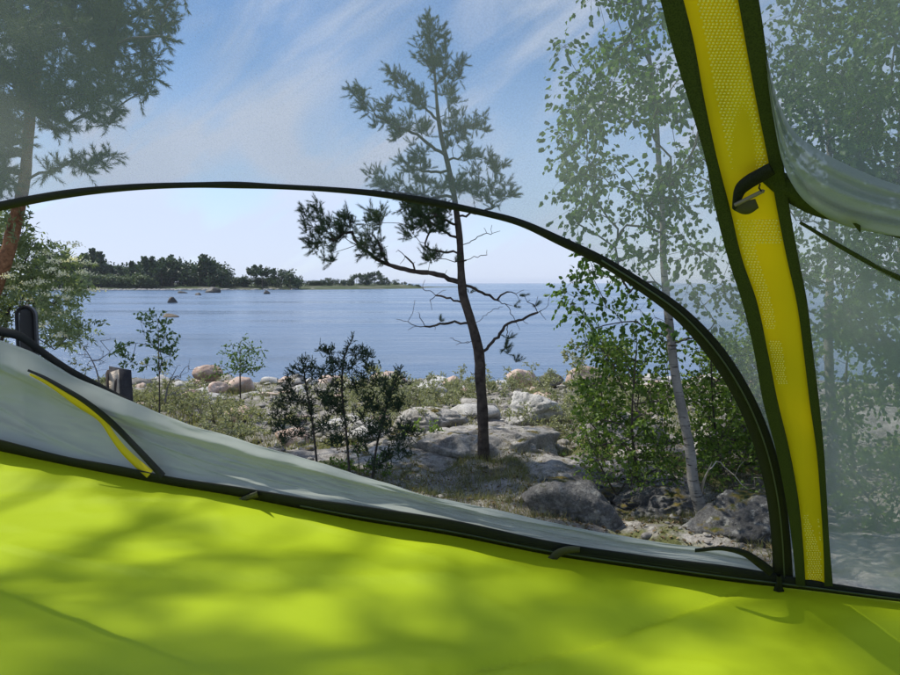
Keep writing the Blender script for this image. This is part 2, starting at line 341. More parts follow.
put_stone('boulder', 208, 374, 17.5, 24, (1, .8, .7), 66, M_rockp, 'pinkish boulder at the waterline left of the little rowan', 4)
put_stone('boulder', 217, 389, 15.5, 18, (1, .8, .7), 67, M_rockp, 'orange-tinted boulder in front of the pinkish waterline boulder', 4)
put_stone('boulder', 452, 381, 18.5, 16, (1, .8, .7), 70, M_rockp, 'pale pink boulder on the shore left of the pine trunk', 4)
put_stone('boulder', 521, 378, 19.5, 26, (1, .8, .6), 71, M_rockp, 'reddish boulder at the waterline right of the pine trunk', 4)
put_stone('boulder', 550, 382, 18.5, 26, (1, .8, .6), 72, M_rockd, 'dark boulder at the waterline right of the reddish boulder', 4)
put_stone('boulder', 584, 379, 18.0, 34, (1, .8, .6), 73, M_rockp, 'large tan boulder by the water left of the birch leaves', 4)
M_wet = mat('wet_dark_rock', (.03, .03, .03), .6, .3, [(.07, .068, .062)], 2)
for i, (px, py, Yd, wp, lab) in enumerate([(213, 292.5, 225, 11, 'largest dark rock standing in the water off the headland'), (182, 293.2, 215, 9, 'low dark rock in the water left of the largest one'),
      (172, 303, 111, 9, 'small brownish rock awash in the middle of the bay'), (169, 317, 64, 14, 'flat brown rock breaking the surface nearest the shore'),
      (198, 296, 180, 5, 'tiny dark rock just left of the largest water rock'), (266, 294, 200, 6, 'small rock in the water right of the largest one')]):
    put_stone('water_rock', px, py, Yd, wp * 1.15, (1, .7, .95 if i not in (1, 3) else .45), 80 + i, M_wet if i != 3 else mat('brown_wet_rock', (.10, .075, .05), .8, .3, [(.16, .13, .09)], 3), lab, 3)

# shore boulders, sharing ten meshes
protos = []
for i in range(10):
    p, f = boulder(200 + i, 3, (1, random.uniform(.65, .95), random.uniform(.5, .8)), nz=.12); g = Geo(); g.add(p, f)
    for mm in (M_rockw, M_rock, M_rockp):
        pass
    protos.append((p, f))
PM = {}
def shore_stone(x, y, s, k, mk, lab='weathered granite boulder among the many along the sunlit shore'):
    key = (k, mk)
    if key not in PM:
        g = Geo(); g.add(*protos[k]); o = g.build('shore_boulder', [M_rockw, M_rock, M_rockp][mk]); PM[key] = o
    else:
        o = PM[key].copy(); COL.objects.link(o)
    o.location = (x, y, float(ground_h(np.array(x), np.array(y))) + s * .18); o.scale = (s, s, s * random.uniform(.55, .9)); o.rotation_euler = (random.uniform(-.3, .3), random.uniform(-.3, .3), random.uniform(0, 6.28))
    tag(o, lab, 'boulder', 'boulders along the shore')
cnt = 0
for _ in range(3000):
    if cnt >= 290: break
    y = random.uniform(8.5, 21.6) if cnt % 2 else random.uniform(17.5, 21.9) ; px = random.uniform(130, 800); x = (px - 450) / F * y
    if random.random() > (y / 21) ** 1.6: continue
    s = min(.42, random.lognormvariate(-1.7, .5)) * (.8 if y < 12 else 1)
    if 455 < px < 500 and y < 9: continue
    mk = random.choices((0, 1, 2), (5, 3, 4))[0]; zone = 'left of the young junipers' if px < 290 else 'between junipers and pine trunk' if px < 480 else 'between the pine trunk and the birch' if px < 680 else 'right of the white birch trunk'
    far = 'at the waterline' if y > 18.5 else 'in the middle of the stony shore' if y > 13 else 'on the near shore'
    shore_stone(x, y, s, random.randrange(10), mk, ('pale', 'grey', 'pinkish')[mk] + ' boulder ' + far + ' ' + zone); cnt += 1

# pebbles and small stones: uncountable
g = Geo()
for _ in range(2600):
    y = random.uniform(4.2, 21.8); px = random.uniform(60, 830); x = (px - 450) / F * y
    if y < 8 and random.random() < .45: continue
    s = random.uniform(.02, .085) * (.6 if y < 8 else 1.2); p, f = ICO[2]
    q = p * s * np.array((1, random.uniform(.5, 1), random.uniform(.25, .6))); q = q * (1 + .25 * vnoise(q / s * 1.3 + _)[:, None])
    a = random.uniform(0, 6.28); q = q @ np.array(((math.cos(a), math.sin(a), 0), (-math.sin(a), math.cos(a), 0), (0, 0, 1)))
    g.add(q + (x, y, float(ground_h(np.array(x), np.array(y))) + s * .2), f)
tag(g.build('shore_pebbles', M_rock, smooth=False), 'loose stones scattered between the shore boulders', 'stones', kind='stuff')

# ------------------------------------------------------------------ foliage generators
def perp(D, k):
    a = k.normal(size=D.shape); a -= (a * D).sum(-1, keepdims=True) * D; return norm(a)
def needles(g, P, D, Ln, n, L, wd, splay=(25, 60), k=rng):
    """P start, D unit dir, Ln length of each shoot; n needles per shoot"""
    P = np.repeat(P, n, 0); D = np.repeat(D, n, 0); Ln = np.repeat(Ln, n)
    u = k.uniform(.1, 1.0, len(P)); base = P + D * (Ln * u)[:, None]
    ph = np.radians(k.uniform(splay[0], splay[1], len(P))) * (1.15 - .6 * u); pr = perp(D, k)
    d = D * np.cos(ph)[:, None] + pr * np.sin(ph)[:, None]; l = L * k.uniform(.75, 1.15, len(P))
    s = perp(d, k) * wd / 2
    v = np.stack((base - s, base + s, base + d * l[:, None]), 1).reshape(-1, 3)
    g.add(v, np.arange(len(v)).reshape(-1, 3))
def leaves(g, B, D, size, wr=.72, droop=.35, k=rng, fold=.25):
    m = len(B); D = norm(D + np.array((0, 0, -droop)) + k.normal(size=(m, 3)) * .35); S = perp(D, k); Nn = np.cross(D, S)
    L = (size * k.uniform(.65, 1.2, m))[:, None]; W = L * wr / 2; up = Nn * L * fold * .5
    v = np.stack((B, B + D * L * .28 + S * W + up, B + D * L * .68 + S * W * .75 + up * .8, B + D * L * 1.0, B + D * L * .68 - S * W * .75 + up * .8, B + D * L * .28 - S * W + up), 1).reshape(-1, 3)
    i = (np.arange(m) * 6)[:, None]
    g.add(v, np.concatenate((i + np.array((0, 1, 2, 3)), i + np.array((0, 3, 4, 5)))))
def compound(g, B, D, size, pairs=5, k=rng):
    m = len(B); D = norm(D + k.normal(size=(m, 3)) * .4 + np.array((0, 0, -.25))); S = perp(D, k); bs = []; ds = []
    L = size * k.uniform(.8, 1.2, m)[:, None]
    for j in range(pairs):
        c = B + D * L * (.25 + .7 * j / pairs) - np.array((0, 0, 1)) * L * .12 * (j / pairs) ** 2
        for s in (-1, 1): bs.append(c); ds.append(norm(D * .5 + S * s))
    bs.append(B + D * L * .95); ds.append(D)
    leaves(g, np.concatenate(bs), np.concatenate(ds), size * .38, .34, .12, k, .15)

class Skel:
    """grows limbs from a trunk towards targets; each limb off the trunk stays separate"""
    def __init__(s, trunk, trad):
        s.P = [p for p in trunk]; s.root = [-1] * len(trunk); s.par = [-1] + list(range(len(trunk) - 1)); s.cnt = [0.] * len(trunk); s.nt = len(trunk); s.trad = trad; s.tips = []; s.nr = 0
    def path(s, pts):
        """explicit limb, first point snaps to nearest node"""
        P = np.array(s.P); d = np.linalg.norm(P - pts[0], axis=1); j = int(d.argmin()); r = s.root[j]
        if r < 0: r = s.nr; s.nr += 1
        for p in pts[1:]:
            s.P.append(np.array(p)); s.root.append(r); s.par.append(j); s.cnt.append(0.); j = len(s.P) - 1
        s.tips.append(j); return j
    def grow(s, targets, up=.5, bend=.15, minz=None, maxroots=40, trunkbias=1.0, k=rng):
        tr = np.array(s.P[:s.nt]); T = sorted(targets, key=lambda c: np.linalg.norm(tr - c, axis=1).min())
        for c in T:
            P = np.array(s.P); d = np.linalg.norm(P - c, axis=1) + up * np.maximum(0, P[:, 2] - c[2] + .25 * np.linalg.norm((P - c)[:, :2], axis=1))
            rt = np.array(s.root); d = np.where(rt < 0, d * trunkbias, d)
            if s.nr >= maxroots and (rt >= 0).any(): d = np.where(rt < 0, d + 9, d)
            j = int(d.argmin()); r = s.root[j]
            if r < 0: r = s.nr; s.nr += 1
            a = s.P[j]; L = np.linalg.norm(c - a); n = max(2, int(L / .12)) if L < 3 else 14
            off = k.normal(size=3) * bend * L; off[2] += bend * L * .4
            for i in range(1, n + 1):
                t = i / n; s.P.append(a * (1 - t) + c * t + off * t * (1 - t) * 1.6 + k.normal(size=3) * .012 * L * (t < 1)); s.root.append(r); s.par.append(j); s.cnt.append(0.); j = len(s.P) - 1
            s.tips.append(j)
    def finish(s, rtip, e=.45):
        for j in s.tips:
            while j >= s.nt: s.cnt[j] += 1; j = s.par[j]
        s.rad = [max(rtip, rtip * s.cnt[j] ** e) for j in range(len(s.P))]
    def build(s, mat, parent, name='limb', n=5):
        ch = {}
        for j in range(s.nt, len(s.P)): ch.setdefault(s.par[j], []).append(j)
        gs = {}
        for j0, lst in list(ch.items()):
            for c in lst:
                if j0 >= s.nt and len(lst) == 1: continue       # mid-chain
                if j0 >= s.nt and c == max(lst, key=lambda q: s.cnt[q]): pass
                pts = [s.P[j0], s.P[c]]; rr = [s.rad[c], s.rad[c]]; q = c
                while q in ch and len(ch[q]) == 1: q = ch[q][0]; pts.append(s.P[q]); rr.append(s.rad[q])
                rr[-1] *= .8
                tube(gs.setdefault(s.root[c], Geo()), pts, rr, n if rr[0] > .006 else 3)
        for r in sorted(gs): gs[r].build(name, mat, parent)
def twigset(g, C, rad, n, r, k, upbias=.2, dirs=None):
    """n twigs from each centre; returns starts, dirs, lengths"""
    C = np.repeat(C, n, 0); D = norm(k.normal(size=C.shape) + np.array((0, 0, upbias)))
    if dirs is not None: D = norm(D * .8 + np.repeat(dirs, n, 0))
    L = k.uniform(.45, 1., len(C)) * rad
    e = C + D * L[:, None]; s = perp(D, k) * r; t = np.cross(D, s)
    v = np.stack((C + s, C - s * .5 + t, C - s * .5 - t, e), 1).reshape(-1, 3); i = (np.arange(len(C)) * 4)[:, None]
    g.add(v, np.concatenate((i + np.array((0, 1, 3)), i + np.array((1, 2, 3)), i + np.array((2, 0, 3)))))
    return C, D, L
def along(C, D, L, n, k, lo=.2):
    C = np.repeat(C, n, 0); D = np.repeat(D, n, 0); L = np.repeat(L, n); u = k.uniform(lo, 1, len(C))
    return C + D * (L * u)[:, None], D
def pxpath(lst, Y0, dy=0.0):
    m = len(lst); return [at(a[0], a[1], Y0 + (a[2] if len(a) > 2 else dy * i / max(1, m - 1))) for i, a in enumerate(lst)]

# ------------------------------------------------------------------ centre pine
def z2(l, s=3, ox=300, oy=0): return [(x / s + ox, y / s + oy) for x, y in l]
YP = 7.0
tr = [(485, 492, 9.5), (484, 478, 8), (483.5, 455, 7), (483, 430, 6.8), (482, 400, 6.5), (480, 375, 6.3), (479, 352, 6.2), (475, 335, 5.8), (469, 315, 5.5), (463, 293, 5.2), (461, 270, 4.6), (460, 245, 4), (457, 215, 3.5), (454, 195, 3.2), (448, 165, 3), (442, 140, 2.6), (438, 115, 2.2), (436, 90, 1.6), (434, 65, 1.3), (430, 40, .9), (428, 24, .6)]
tp = smoothpath([list(at(x, y, YP)) + [r * YP / F * .84] for x, y, r in tr], 90)
root = empty('pine_tree', at(485, 490, YP), 'small lone pine with bent dark trunk in front of the water', 'tree'); base = Vector(root.location)
def rebase(root):
    for c in root.children_recursive:
        if c.parent == root: c.matrix_parent_inverse = __import__('mathutils').Matrix.Translation(-root.location)
kp = np.random.default_rng(11)
g = Geo(); tube(g, tp[:, :3], tp[:, 3], 12, rough=.10); g.build('trunk', M_bark, root)
sk = Skel(tp[:, :3], tp[:, 3])
BR = [
 ([(459, 284), (440, 275), (410, 270), (387, 264), (363, 250), (343, 236), (325, 224)], .25),
 ([(363, 250), (352, 235), (350, 222)], .3), ([(387, 264), (378, 240), (380, 220)], .1),
 (z2([(430, 460), (390, 435), (330, 395), (270, 370), (215, 340), (160, 280)]), -.3),
 (z2([(420, 370), (380, 330), (330, 280), (285, 220)]), .25),
 (z2([(430, 350), (445, 300)]), .1), (z2([(400, 220), (360, 160)]), 0), (z2([(405, 250), (475, 200)]), -.1), (z2([(400, 180), (440, 150)]), .1),
 (z2([(430, 400), (480, 385), (540, 370)]), .2), (z2([(445, 480), (520, 465), (600, 500)]), -.2), (z2([(447, 515), (380, 515), (310, 498)]), .2),
 (z2([(455, 590), (350, 590), (280, 570), (215, 540)]), -.2), (z2([(458, 650), (530, 640), (590, 620), (635, 578)]), .2), (z2([(456, 560), (500, 555), (575, 560)]), -.3),
 ([(459, 240), (440, 228), (420, 215), (408, 205)], .15), ([(458, 225), (437, 215), (425, 203)], -.3),
 ([(465, 245), (482, 236), (500, 231)], .1), ([(462, 252), (437, 251), (420, 242)], .2), ([(463, 259), (487, 255)], -.1),
 ([(485, 352), (497, 337), (508, 323), (530, 317), (547, 305), (552, 294)], -.25), ([(477, 322), (490, 312), (503, 307)], .2), ([(463, 283), (487, 294), (507, 307), (513, 316)], .3),
 ([(473, 324), (447, 323), (427, 327), (410, 323), (396, 319)], -.1), ([(461, 303), (443, 297), (423, 289)], .2), ([(484, 372), (478, 374), (470, 372)], -.2),
 ([(474, 340), (462, 343), (450, 338)], -.3), ([(508, 323), (507, 337), (507, 346)], .1), ([(484, 418), (472, 415), (466, 419)], -.2), ([(486, 378), (495, 379)], 0)]
for l, dy in BR:
    q = pxpath(l, YP, dy); q = smoothpath(q, 4 * len(q)); q[1:-1] += kp.normal(size=(len(q) - 2, 3)) * .008
    sk.path(list(q))
c2 = [(383,75),(385,100),(410,105),(360,160),(375,180),(395,130),(400,175),(435,155),(425,190),(400,210),(470,200),(455,225),(430,240),(285,225),(300,255),(325,270),(350,280),(350,310),(370,320),(445,290),(445,315),(165,280),(185,300),(205,330),(230,350),(265,330),(265,365),(290,380),(300,410),(325,385),(375,385),(365,400),(460,370),(475,395),(470,420),(495,375),(540,370),(530,395),(460,440),(505,460),(520,470),(360,465),(350,480),(310,500),(340,505),(370,505),(560,480),(600,500),(580,510),(525,510),(350,545),(380,550),(360,570),(410,575),(430,560),(220,540),(245,560),(275,565),(310,565),(480,570),(500,560),(530,565),(575,560),(560,600),(600,600),(630,575),(520,590),(460,560),(320,610),(350,620),(370,640),(395,625),(410,645),(430,630),(340,655),(420,660),(380,665)]
c5 = [(25,45),(60,30),(75,60),(90,80),(40,80),(70,110),(35,125),(50,150),(100,120),(95,160),(130,70),(150,60),(160,90),(130,100),(185,130),(205,150),(240,175),(215,65),(240,45),(235,70),(225,110),(250,145),(330,20),(345,50),(380,60),(400,30),(420,70),(440,40),(350,90),(390,95),(330,90),(430,100),(360,15),(390,185),(410,175)]
cl = [(x, y, 1.) for x, y in z2(c2)] + [(x, y, 1.) for x, y in z2(c5, oy=200)] + [(507, 347, 1.), (455, 262, .6), (513, 306, .5), (535, 306, .5), (470, 293, .6), (520, 296, .4), (440, 322, .35)]
T = []
for x, y, s in cl: T.append(at(x, y, YP + kp.normal() * .22 * (.5 + y / 300)))
sk.grow(T, up=.3, bend=.12, trunkbias=1.5, k=kp)
# bare twigs on lower limbs
BT = [(425,280),(415,262),(405,256),(400,264),(420,318),(408,330),(435,330),(432,310),(497,300),(520,303),(530,300),(538,296),(516,294),(528,324),(540,312),(512,330),(500,296),(446,290),(430,300),(415,300),(447,270),(437,245),(492,225),(484,228),(487,250),(507,292),(524,290),(398,250),(418,312),(456,345),(465,412),(472,425),(388,246),(396,252),(520,330),(546,320)]
sk.grow([at(x, y, YP + kp.normal() * .15) for x, y in BT], up=.2, bend=.2, trunkbias=2.0, k=kp)
sk.finish(.0032, .5)
# main limbs thicker
sk.rad = [r * (1.5 if sk.cnt[j] > 3 else 1) for j, r in enumerate(sk.rad)]
sk.build(M_bark, root, 'branch', 6)
g = Geo(); gt = Geo()
for (x, y, s), c in zip(cl, T):
    n = int(8 * s) + 2; tc_ = np.interp(c[2], tp[:, 2], tp[:, 0]); out_ = np.array(((c[0] - tc_) * .8, 0, .45)); out_ /= max(.3, np.linalg.norm(out_))
    for q in range(5 if s > .9 else 1):
        cc = c + kp.normal(size=3) * (.042 if s > .9 else .005)
        C, D, L = twigset(gt, cc[None], .13 * (.5 + .5 * s), max(3, int(n * .55)), .0022, kp, .35, out_[None] * .55)
        needles(g, C, D, L, 80, .040, .0024, (28, 58), kp)
gt.build('twigs', M_twig, root); g.build('needles', M_needle, root); rebase(root)

# ------------------------------------------------------------------ generic needle / leaf trees
def plume(g, gt, C, kind, k, s=1., dens=1.):
    if kind == 'pine':
        c, D, L = twigset(gt, C, .22 * s, int(11 * dens), .0025, k, .35); needles(g, c, D, L, 55, .065 * s, .006 * s, (30, 65), k)
    elif kind == 'birch':
        c, D, L = twigset(gt, C, .26 * s, 7, .0011, k, -.35); B, d = along(c, D, L, max(1, int(6 * dens)), k); leaves(g, B, d, .040 * max(1, s * .92), .78, .8, k)
    elif kind == 'alder':
        c, D, L = twigset(gt, C, .26 * s, 7, .0015, k, .1); B, d = along(c, D, L, max(1, int(8 * dens)), k); leaves(g, B, d, .042 * s, .75, .3, k)
    elif kind == 'small':
        c, D, L = twigset(gt, C, .13 * s, 7, .0015, k, .35); B, d = along(c, D, L, max(1, int(12 * dens)), k); leaves(g, B, norm(d + k.normal(size=d.shape) * .6), .036 * s, .5, .05, k)
    elif kind == 'rowan':
        c, D, L = twigset(gt, C, .17 * s, 4, .002, k, .2); B, d = along(c, D, L, max(1, int(3 * dens)), k); compound(g, B, norm(d + k.normal(size=d.shape) * .6), .13 * s, 5, k)
def tree(name, label, cat, trunk, clumps, kind, ml, mb, dens=1., s=1., seed=1, group=None, up=.5, rtip=.003, maxroots=30, bend=.15, trunk_mat=None, sides=9, limbs='limb', rough=.06):
    """trunk: list of (point, radius) in world; clumps: world points"""
    k = np.random.default_rng(seed); tp = smoothpath([list(p) + [r] for p, r in trunk], max(20, 7 * len(trunk)))
    root = empty(name, trunk[0][0], label, cat, group)
    g = Geo(); tube(g, tp[:, :3], np.maximum(tp[:, 3], .002), sides, rough=rough, seed=seed); g.build('trunk' if trunk[0][1] > .025 else 'stem', trunk_mat or mb, root)
    sk = Skel(tp[:, :3], tp[:, 3]); sk.grow(clumps, up=up, bend=bend, maxroots=maxroots, k=k); sk.finish(rtip); sk.build(mb, root, limbs)
    g = Geo(); gt = Geo(); plume(g, gt, np.array(clumps), kind, k, s, dens)
    if gt.n: gt.build('twigs', M_twig, root)
    g.build('crown', ml, root); rebase(root); return root

# big pine on the left, crown running out of the frame
kb = np.random.default_rng(21); YB = 8.0
trunk = [(at(-40, 420, YB), .16), (at(-14, 300, YB), .13), (at(8, 250, YB), .08), (at(17, 215, YB), .07), (at(24, 185, YB), .062), (at(28, 140, YB), .058), (at(33, 90, YB), .055), (at(42, 40, YB), .052), (at(52, -20, YB), .05), (at(60, -120, YB), .05), (at(64, -260, YB), .03), (at(60, -380, YB), .01)]
C = []
lo = [(-60, 190), (0, 186), (30, 168), (60, 140), (80, 130), (100, 108), (120, 100), (150, 98), (156, 92), (166, 60), (182, 30), (186, 0)]
def big_ok(x, y):
    if y > 186 or x > 186: return False
    lim = interp([-200, 0, 14, 18, 40, 60, 80, 100, 120, 140, 155, 160, 168, 186], [215, 195, 190, 150, 140, 128, 120, 104, 96, 96, 92, 60, 35, 12], x)
    if x > 160 and 50 < y < 85: return False
    return y < lim
while len(C) < 430:
    x = kb.uniform(-170, 186); y = kb.uniform(-60, 190)
    if not big_ok(x, y): continue
    if vnoise(np.array((x / 34., y / 22., 5.)), 2) < -.36 and y > 30: continue
    C.append(at(x, y, YB + kb.normal() * .8))
for _ in range(130): C.append(at(kb.uniform(-60, 125), kb.uniform(-20, 128), YB - kb.uniform(.3, 1.3)))
for _ in range(40): C.append(at(kb.uniform(-60, 12), kb.uniform(120, 200), YB - kb.uniform(-.5, .8)))
for _ in range(230):
    y = kb.uniform(-420, -40); wmax = interp([-420, -300, -40], [40, 170, 250], y); C.append(at(60 + kb.uniform(-1, 1) * wmax, y, YB + kb.normal() * 1.3))
for x, y in [(48, 172), (110, 156), (60, 168), (72, 160), (88, 164), (96, 158), (84, 170), (100, 164)]: C.append(at(x, y, YB - .2))
tree('pine_tree', 'big pine at the left edge with orange upper bark and broad crown', 'tree', trunk, C, 'pine', M_needle2, M_twig, seed=5, trunk_mat=M_barko, maxroots=34, rtip=.006, up=.35, sides=14, rough=.12)

# white birch right of the doorway
kb = np.random.default_rng(31); YW = 5.2
def pt(l, Y, k=1.): return [(at(x, y, Y + (dy if dy else 0)), r * Y / F * k * .85) for x, y, r, dy in l]
trunk = pt([(702, 512, 8, 0), (694, 485, 6.6, 0), (690, 450, 6.0, 0), (683, 415, 5.8, 0), (675, 372, 5.2, 0), (670, 330, 4.8, 0), (664, 270, 4.0, 0), (662, 205, 3.3, 0), (658, 150, 2.8, .05), (655, 100, 2.6, .1), (648, 50, 2.2, .1), (640, 0, 1.8, .1), (630, -70, 1.2, .1), (622, -150, .5, .1)], YW)
C = []
while len(C) < 330:
    y = kb.uniform(-140, 300); L_ = interp([-140, 0, 60, 100, 150, 200, 250, 290], [590, 553, 558, 570, 548, 560, 566, 572], y); x = kb.uniform(L_ + 6, 735)
    if vnoise(np.array((x / 26., y / 24., 1.)), 6) < -.22: continue
    if y > 225 and kb.random() < .6: continue
    C.append(at(x, y - 6, YW + kb.normal() * .55))
for x, y in [(572, 290), (566, 300), (573, 312), (568, 322), (585, 325), (592, 338), (600, 300), (620, 284), (630, 300), (640, 318), (655, 325), (622, 330), (606, 315), (640, 290), (650, 340), (700, 345), (715, 330), (690, 330)]: C.append(at(x, y - 8, YW + kb.normal() * .2))
tree('birch_tree', 'slim white-barked birch with thin drooping leaves right of the doorway', 'tree', trunk, C, 'birch', M_birch, M_twig, seed=6, trunk_mat=M_birchbark, maxroots=26, dens=1.0, rtip=.0022, up=.9)

# dense birches behind the right net panel
def blobtree(name, label, cat, bx, by, Yd, tops, n, region, seed, kind='birch', ml=M_birch, r0=6., dens=1.4, thr=-.2, tm=None, s=1.2, group=None, dy=.7, up=.8):
    k = np.random.default_rng(seed); tr = [(at(bx, by, Yd), r0 * Yd / F)]
    for i, (x, y) in enumerate(tops): tr.append((at(x, y, Yd + .05 * i), max(.4, r0 * (1 - (i + 1) / (len(tops) + .3))) * Yd / F))
    C = []; tries = 0
    while len(C) < n and tries < 20000:
        tries += 1
        x = k.uniform(region[0], region[2]); y = k.uniform(region[1], region[3]); cxm = (region[0] + region[2]) / 2; cym = (region[1] + region[3]) / 2
        if ((x - cxm) / (region[2] - region[0]) * 2) ** 2 + ((y - cym) / (region[3] - region[1]) * 2) ** 4 > 1: continue
        if vnoise(np.array((x / 30., y / 30., seed * 1.)), 8) < thr: continue
        C.append(at(x, y, Yd + k.normal() * dy))
    return tree(name, label, cat, tr, C, kind, ml, M_twig, dens=dens, s=s, seed=seed, trunk_mat=tm, group=group, up=up, maxroots=24, rtip=.0025)
blobtree('birch_tree', 'dense birch seen through the right net panel, left one next to the yellow strap', 'tree', 835, 520, 6.6, [(832, 430), (828, 330), (832, 220), (826, 100), (820, 0), (815, -120)], 330, (762, -150, 900, 330), 41, tm=M_birchbark)
blobtree('birch_tree', 'dense birch at the right edge of the photo behind the net panel', 'tree', 915, 540, 5.8, [(910, 420), (905, 300), (900, 180), (905, 60), (910, -60), (905, -180)], 430, (830, -180, 1040, 400), 42, tm=M_birchbark, r0=7)
blobtree('alder_tree', 'low bushy alder under the birches behind the right net panel', 'tree', 860, 560, 7.4, [(858, 500), (850, 440), (846, 380), (850, 330)], 430, (760, 300, 1000, 640), 43, 'alder', M_alder, r0=4, dens=1.1, s=1.1, thr=-.5)
blobtree('alder_bush', 'leafy alder bush between the black zip and the yellow strap', 'bush', 752, 520, 7.2, [(752, 470), (748, 420), (745, 370), (750, 330)], 170, (700, 300, 800, 480), 44, 'alder', M_alder, r0=3, dens=.8, s=.9, thr=-.4)
# tall unseen pine left of the tent, added so its crown throws dappled shade on it
k_ = np.random.default_rng(77); trk = [(np.array((-7.6, 2.6, 1.7)), .17), (np.array((-7.5, 2.7, 5.5)), .15), (np.array((-7.6, 2.8, 9.5)), .12), (np.array((-7.5, 3.0, 13)), .07), (np.array((-7.6, 3.1, 16.5)), .015)]
C = [np.array((-8.2, 3.4, 12.6)) + np.clip(k_.normal(size=3), -1.6, 1.6) * np.array((3.0, 2.8, 1.7)) for _ in range(450)]
C = [c for c in C if vnoise(c * 1.5, 5) > -.32] + [np.array((-7.0, 3.5, 12.4)) + k_.normal(size=3) * .45 for _ in range(20)] + [np.array((-6.7, 3.9, 12.7)) + k_.normal(size=3) * .6 for _ in range(34)] + [np.array((-8.6, 4.0, 12.7)) + k_.normal(size=3) * .5 for _ in range(24)]  # extra clumps set up-sun to shade chosen spots of the tent floor
tree('pine_tree', 'tall pine standing left of the tent outside the view', 'tree', trk, C, 'pine', M_needle2, M_twig, seed=9, trunk_mat=M_barko, dens=.7, s=1.4, rtip=.006)

# ------------------------------------------------------------------ rowan with white flowers at the left
kr = np.random.default_rng(51); YR = 8.8
C = []
while len(C) < 150:
    x = kr.uniform(-70, 90); y = kr.uniform(215, 365)
    if y < interp([-70, 0, 20, 40, 60, 85], [200, 218, 232, 240, 248, 262], x) or x > interp([215, 240, 250, 265, 300, 330, 345, 365], [25, 50, 70, 84, 74, 78, 66, 40], y): continue
    if vnoise(np.array((x / 18., y / 18., 3.)), 4) < -.3: continue
    C.append(at(x, y, YR + kr.normal() * .45))
rw = tree('rowan_tree', 'rowan with feathery leaves and white flower clusters at the left edge', 'tree', [(at(-30, 480, YR), .035), (at(-10, 400, YR), .03), (at(4, 330, YR), .022), (at(18, 280, YR), .014), (at(34, 240, YR), .006)], C, 'rowan', M_rowan2, M_twig, seed=52, rtip=.003, dens=1.2, s=1.35)
g = Geo()
for x, y in [(20, 267), (48, 254), (56, 262), (62, 274), (73, 260), (87, 263), (40, 282), (27, 284), (45, 295), (92, 290), (66, 290), (58, 313), (42, 325), (75, 245), (66, 298), (12, 288), (52, 270), (30, 300), (60, 335), (38, 312), (8, 276), (84, 272)]:
    c = at(x, y, YR - .85 + kr.normal() * .15)
    for _ in range(60):
        p = c + kr.normal(size=3) * np.array((.045, .045, .016)); d = norm(kr.normal(size=(1, 3)) + (0, -.5, 1.2)); leaves(g, p[None], d, .02, 1., 0, kr)
o = g.build('flower_cluster', M_flower, rw); o.matrix_parent_inverse = __import__('mathutils').Matrix.Translation(-rw.location)

# ------------------------------------------------------------------ shrubs and saplings
def shrub(name, label, cat, bx, by, Yd, tips, kind, ml, seed, r0=.012, dens=1., s=1., extra=0, spread=0, mb=M_twig, group=None, dy=.12):
    k = np.random.default_rng(seed); b = at(bx, by, Yd); gz = float(ground_h(np.array(b[0]), np.array(b[1]))); b[2] = gz - .03
    T = [at(x, y, Yd + k.normal() * dy) for x, y in tips]; top = max(T, key=lambda q: q[2])
    for _ in range(extra): q = T[k.integers(len(T))]; T.append(q + k.normal(size=3) * spread)
    mid = b * .5 + top * .5 + k.normal(size=3) * .03
    return tree(name, label, cat, [(b, r0), (b * .7 + mid * .3, r0 * .9), (mid, r0 * .7), (top, r0 * .25)], T, kind, ml, mb, dens=dens, s=s, seed=seed, rtip=.002 if s < 1.5 else .003, up=.6, sides=6, group=group, limbs='branch')
def bare(name, label, cat, bx, by, Yd, tips, seed, mb=M_gtwig, r0=.012, n=3, group=None):
    k = np.random.default_rng(seed); b = at(bx, by, Yd); root = empty(name, b, label, cat, group)
    T = [at(x, y, Yd + k.normal() * .15) for x, y in tips]; top = max(T, key=lambda q: q[2])
    tp = smoothpath([list(b) + [r0], list(b * .5 + top * .5 + k.normal(size=3) * .03) + [r0 * .6], list(top) + [.002]], 18)
    g = Geo(); tube(g, tp[:, :3], tp[:, 3], 6); g.build('stem', mb, root)
    for q in list(T):
        for _ in range(n): T.append(q + k.normal(size=3) * .07)
    sk = Skel(tp[:, :3], tp[:, 3]); sk.grow(T, up=.6, bend=.2, k=k); sk.finish(.0018, .5); sk.build(mb, root, 'branch', 4); rebase(root)
bare('bare_shrub', 'leafless grey shrub standing left of the split wooden post', 'shrub', 101, 395, 7.5, [(78, 338), (88, 343), (100, 347), (85, 352), (106, 340), (93, 360), (104, 362), (76, 352), (110, 352)], 61)
bare('bare_shrub', 'tangle of leafless branches right of the sparse young shrub', 'shrub', 165, 402, 7.0, [(180, 375), (190, 370), (195, 382), (172, 380), (186, 388), (178, 365), (168, 372), (200, 390)], 62)
shrub('young_shrub', 'sparse young shrub with leaf tufts above the folded tent door', 'shrub', 156, 410, 7.0, [(141, 322), (146, 332), (158, 320), (165, 325), (152, 345), (165, 338), (172, 345), (160, 352), (170, 356), (118, 350), (126, 357), (132, 362), (122, 348), (148, 365), (160, 368)], 'small', M_rowan, 63, dens=.8, s=1.1)
shrub('rowan_sapling', 'little round leafy rowan sapling against the water', 'sapling', 240, 392, 12.0, [(225, 352), (232, 345), (240, 342), (250, 350), (256, 360), (246, 358), (232, 358), (222, 366), (240, 365), (252, 370), (216, 374), (230, 372), (262, 366), (238, 352), (245, 372)], 'alder', M_rowan, 64, r0=.02, dens=.9, s=.85, extra=14, spread=.06)

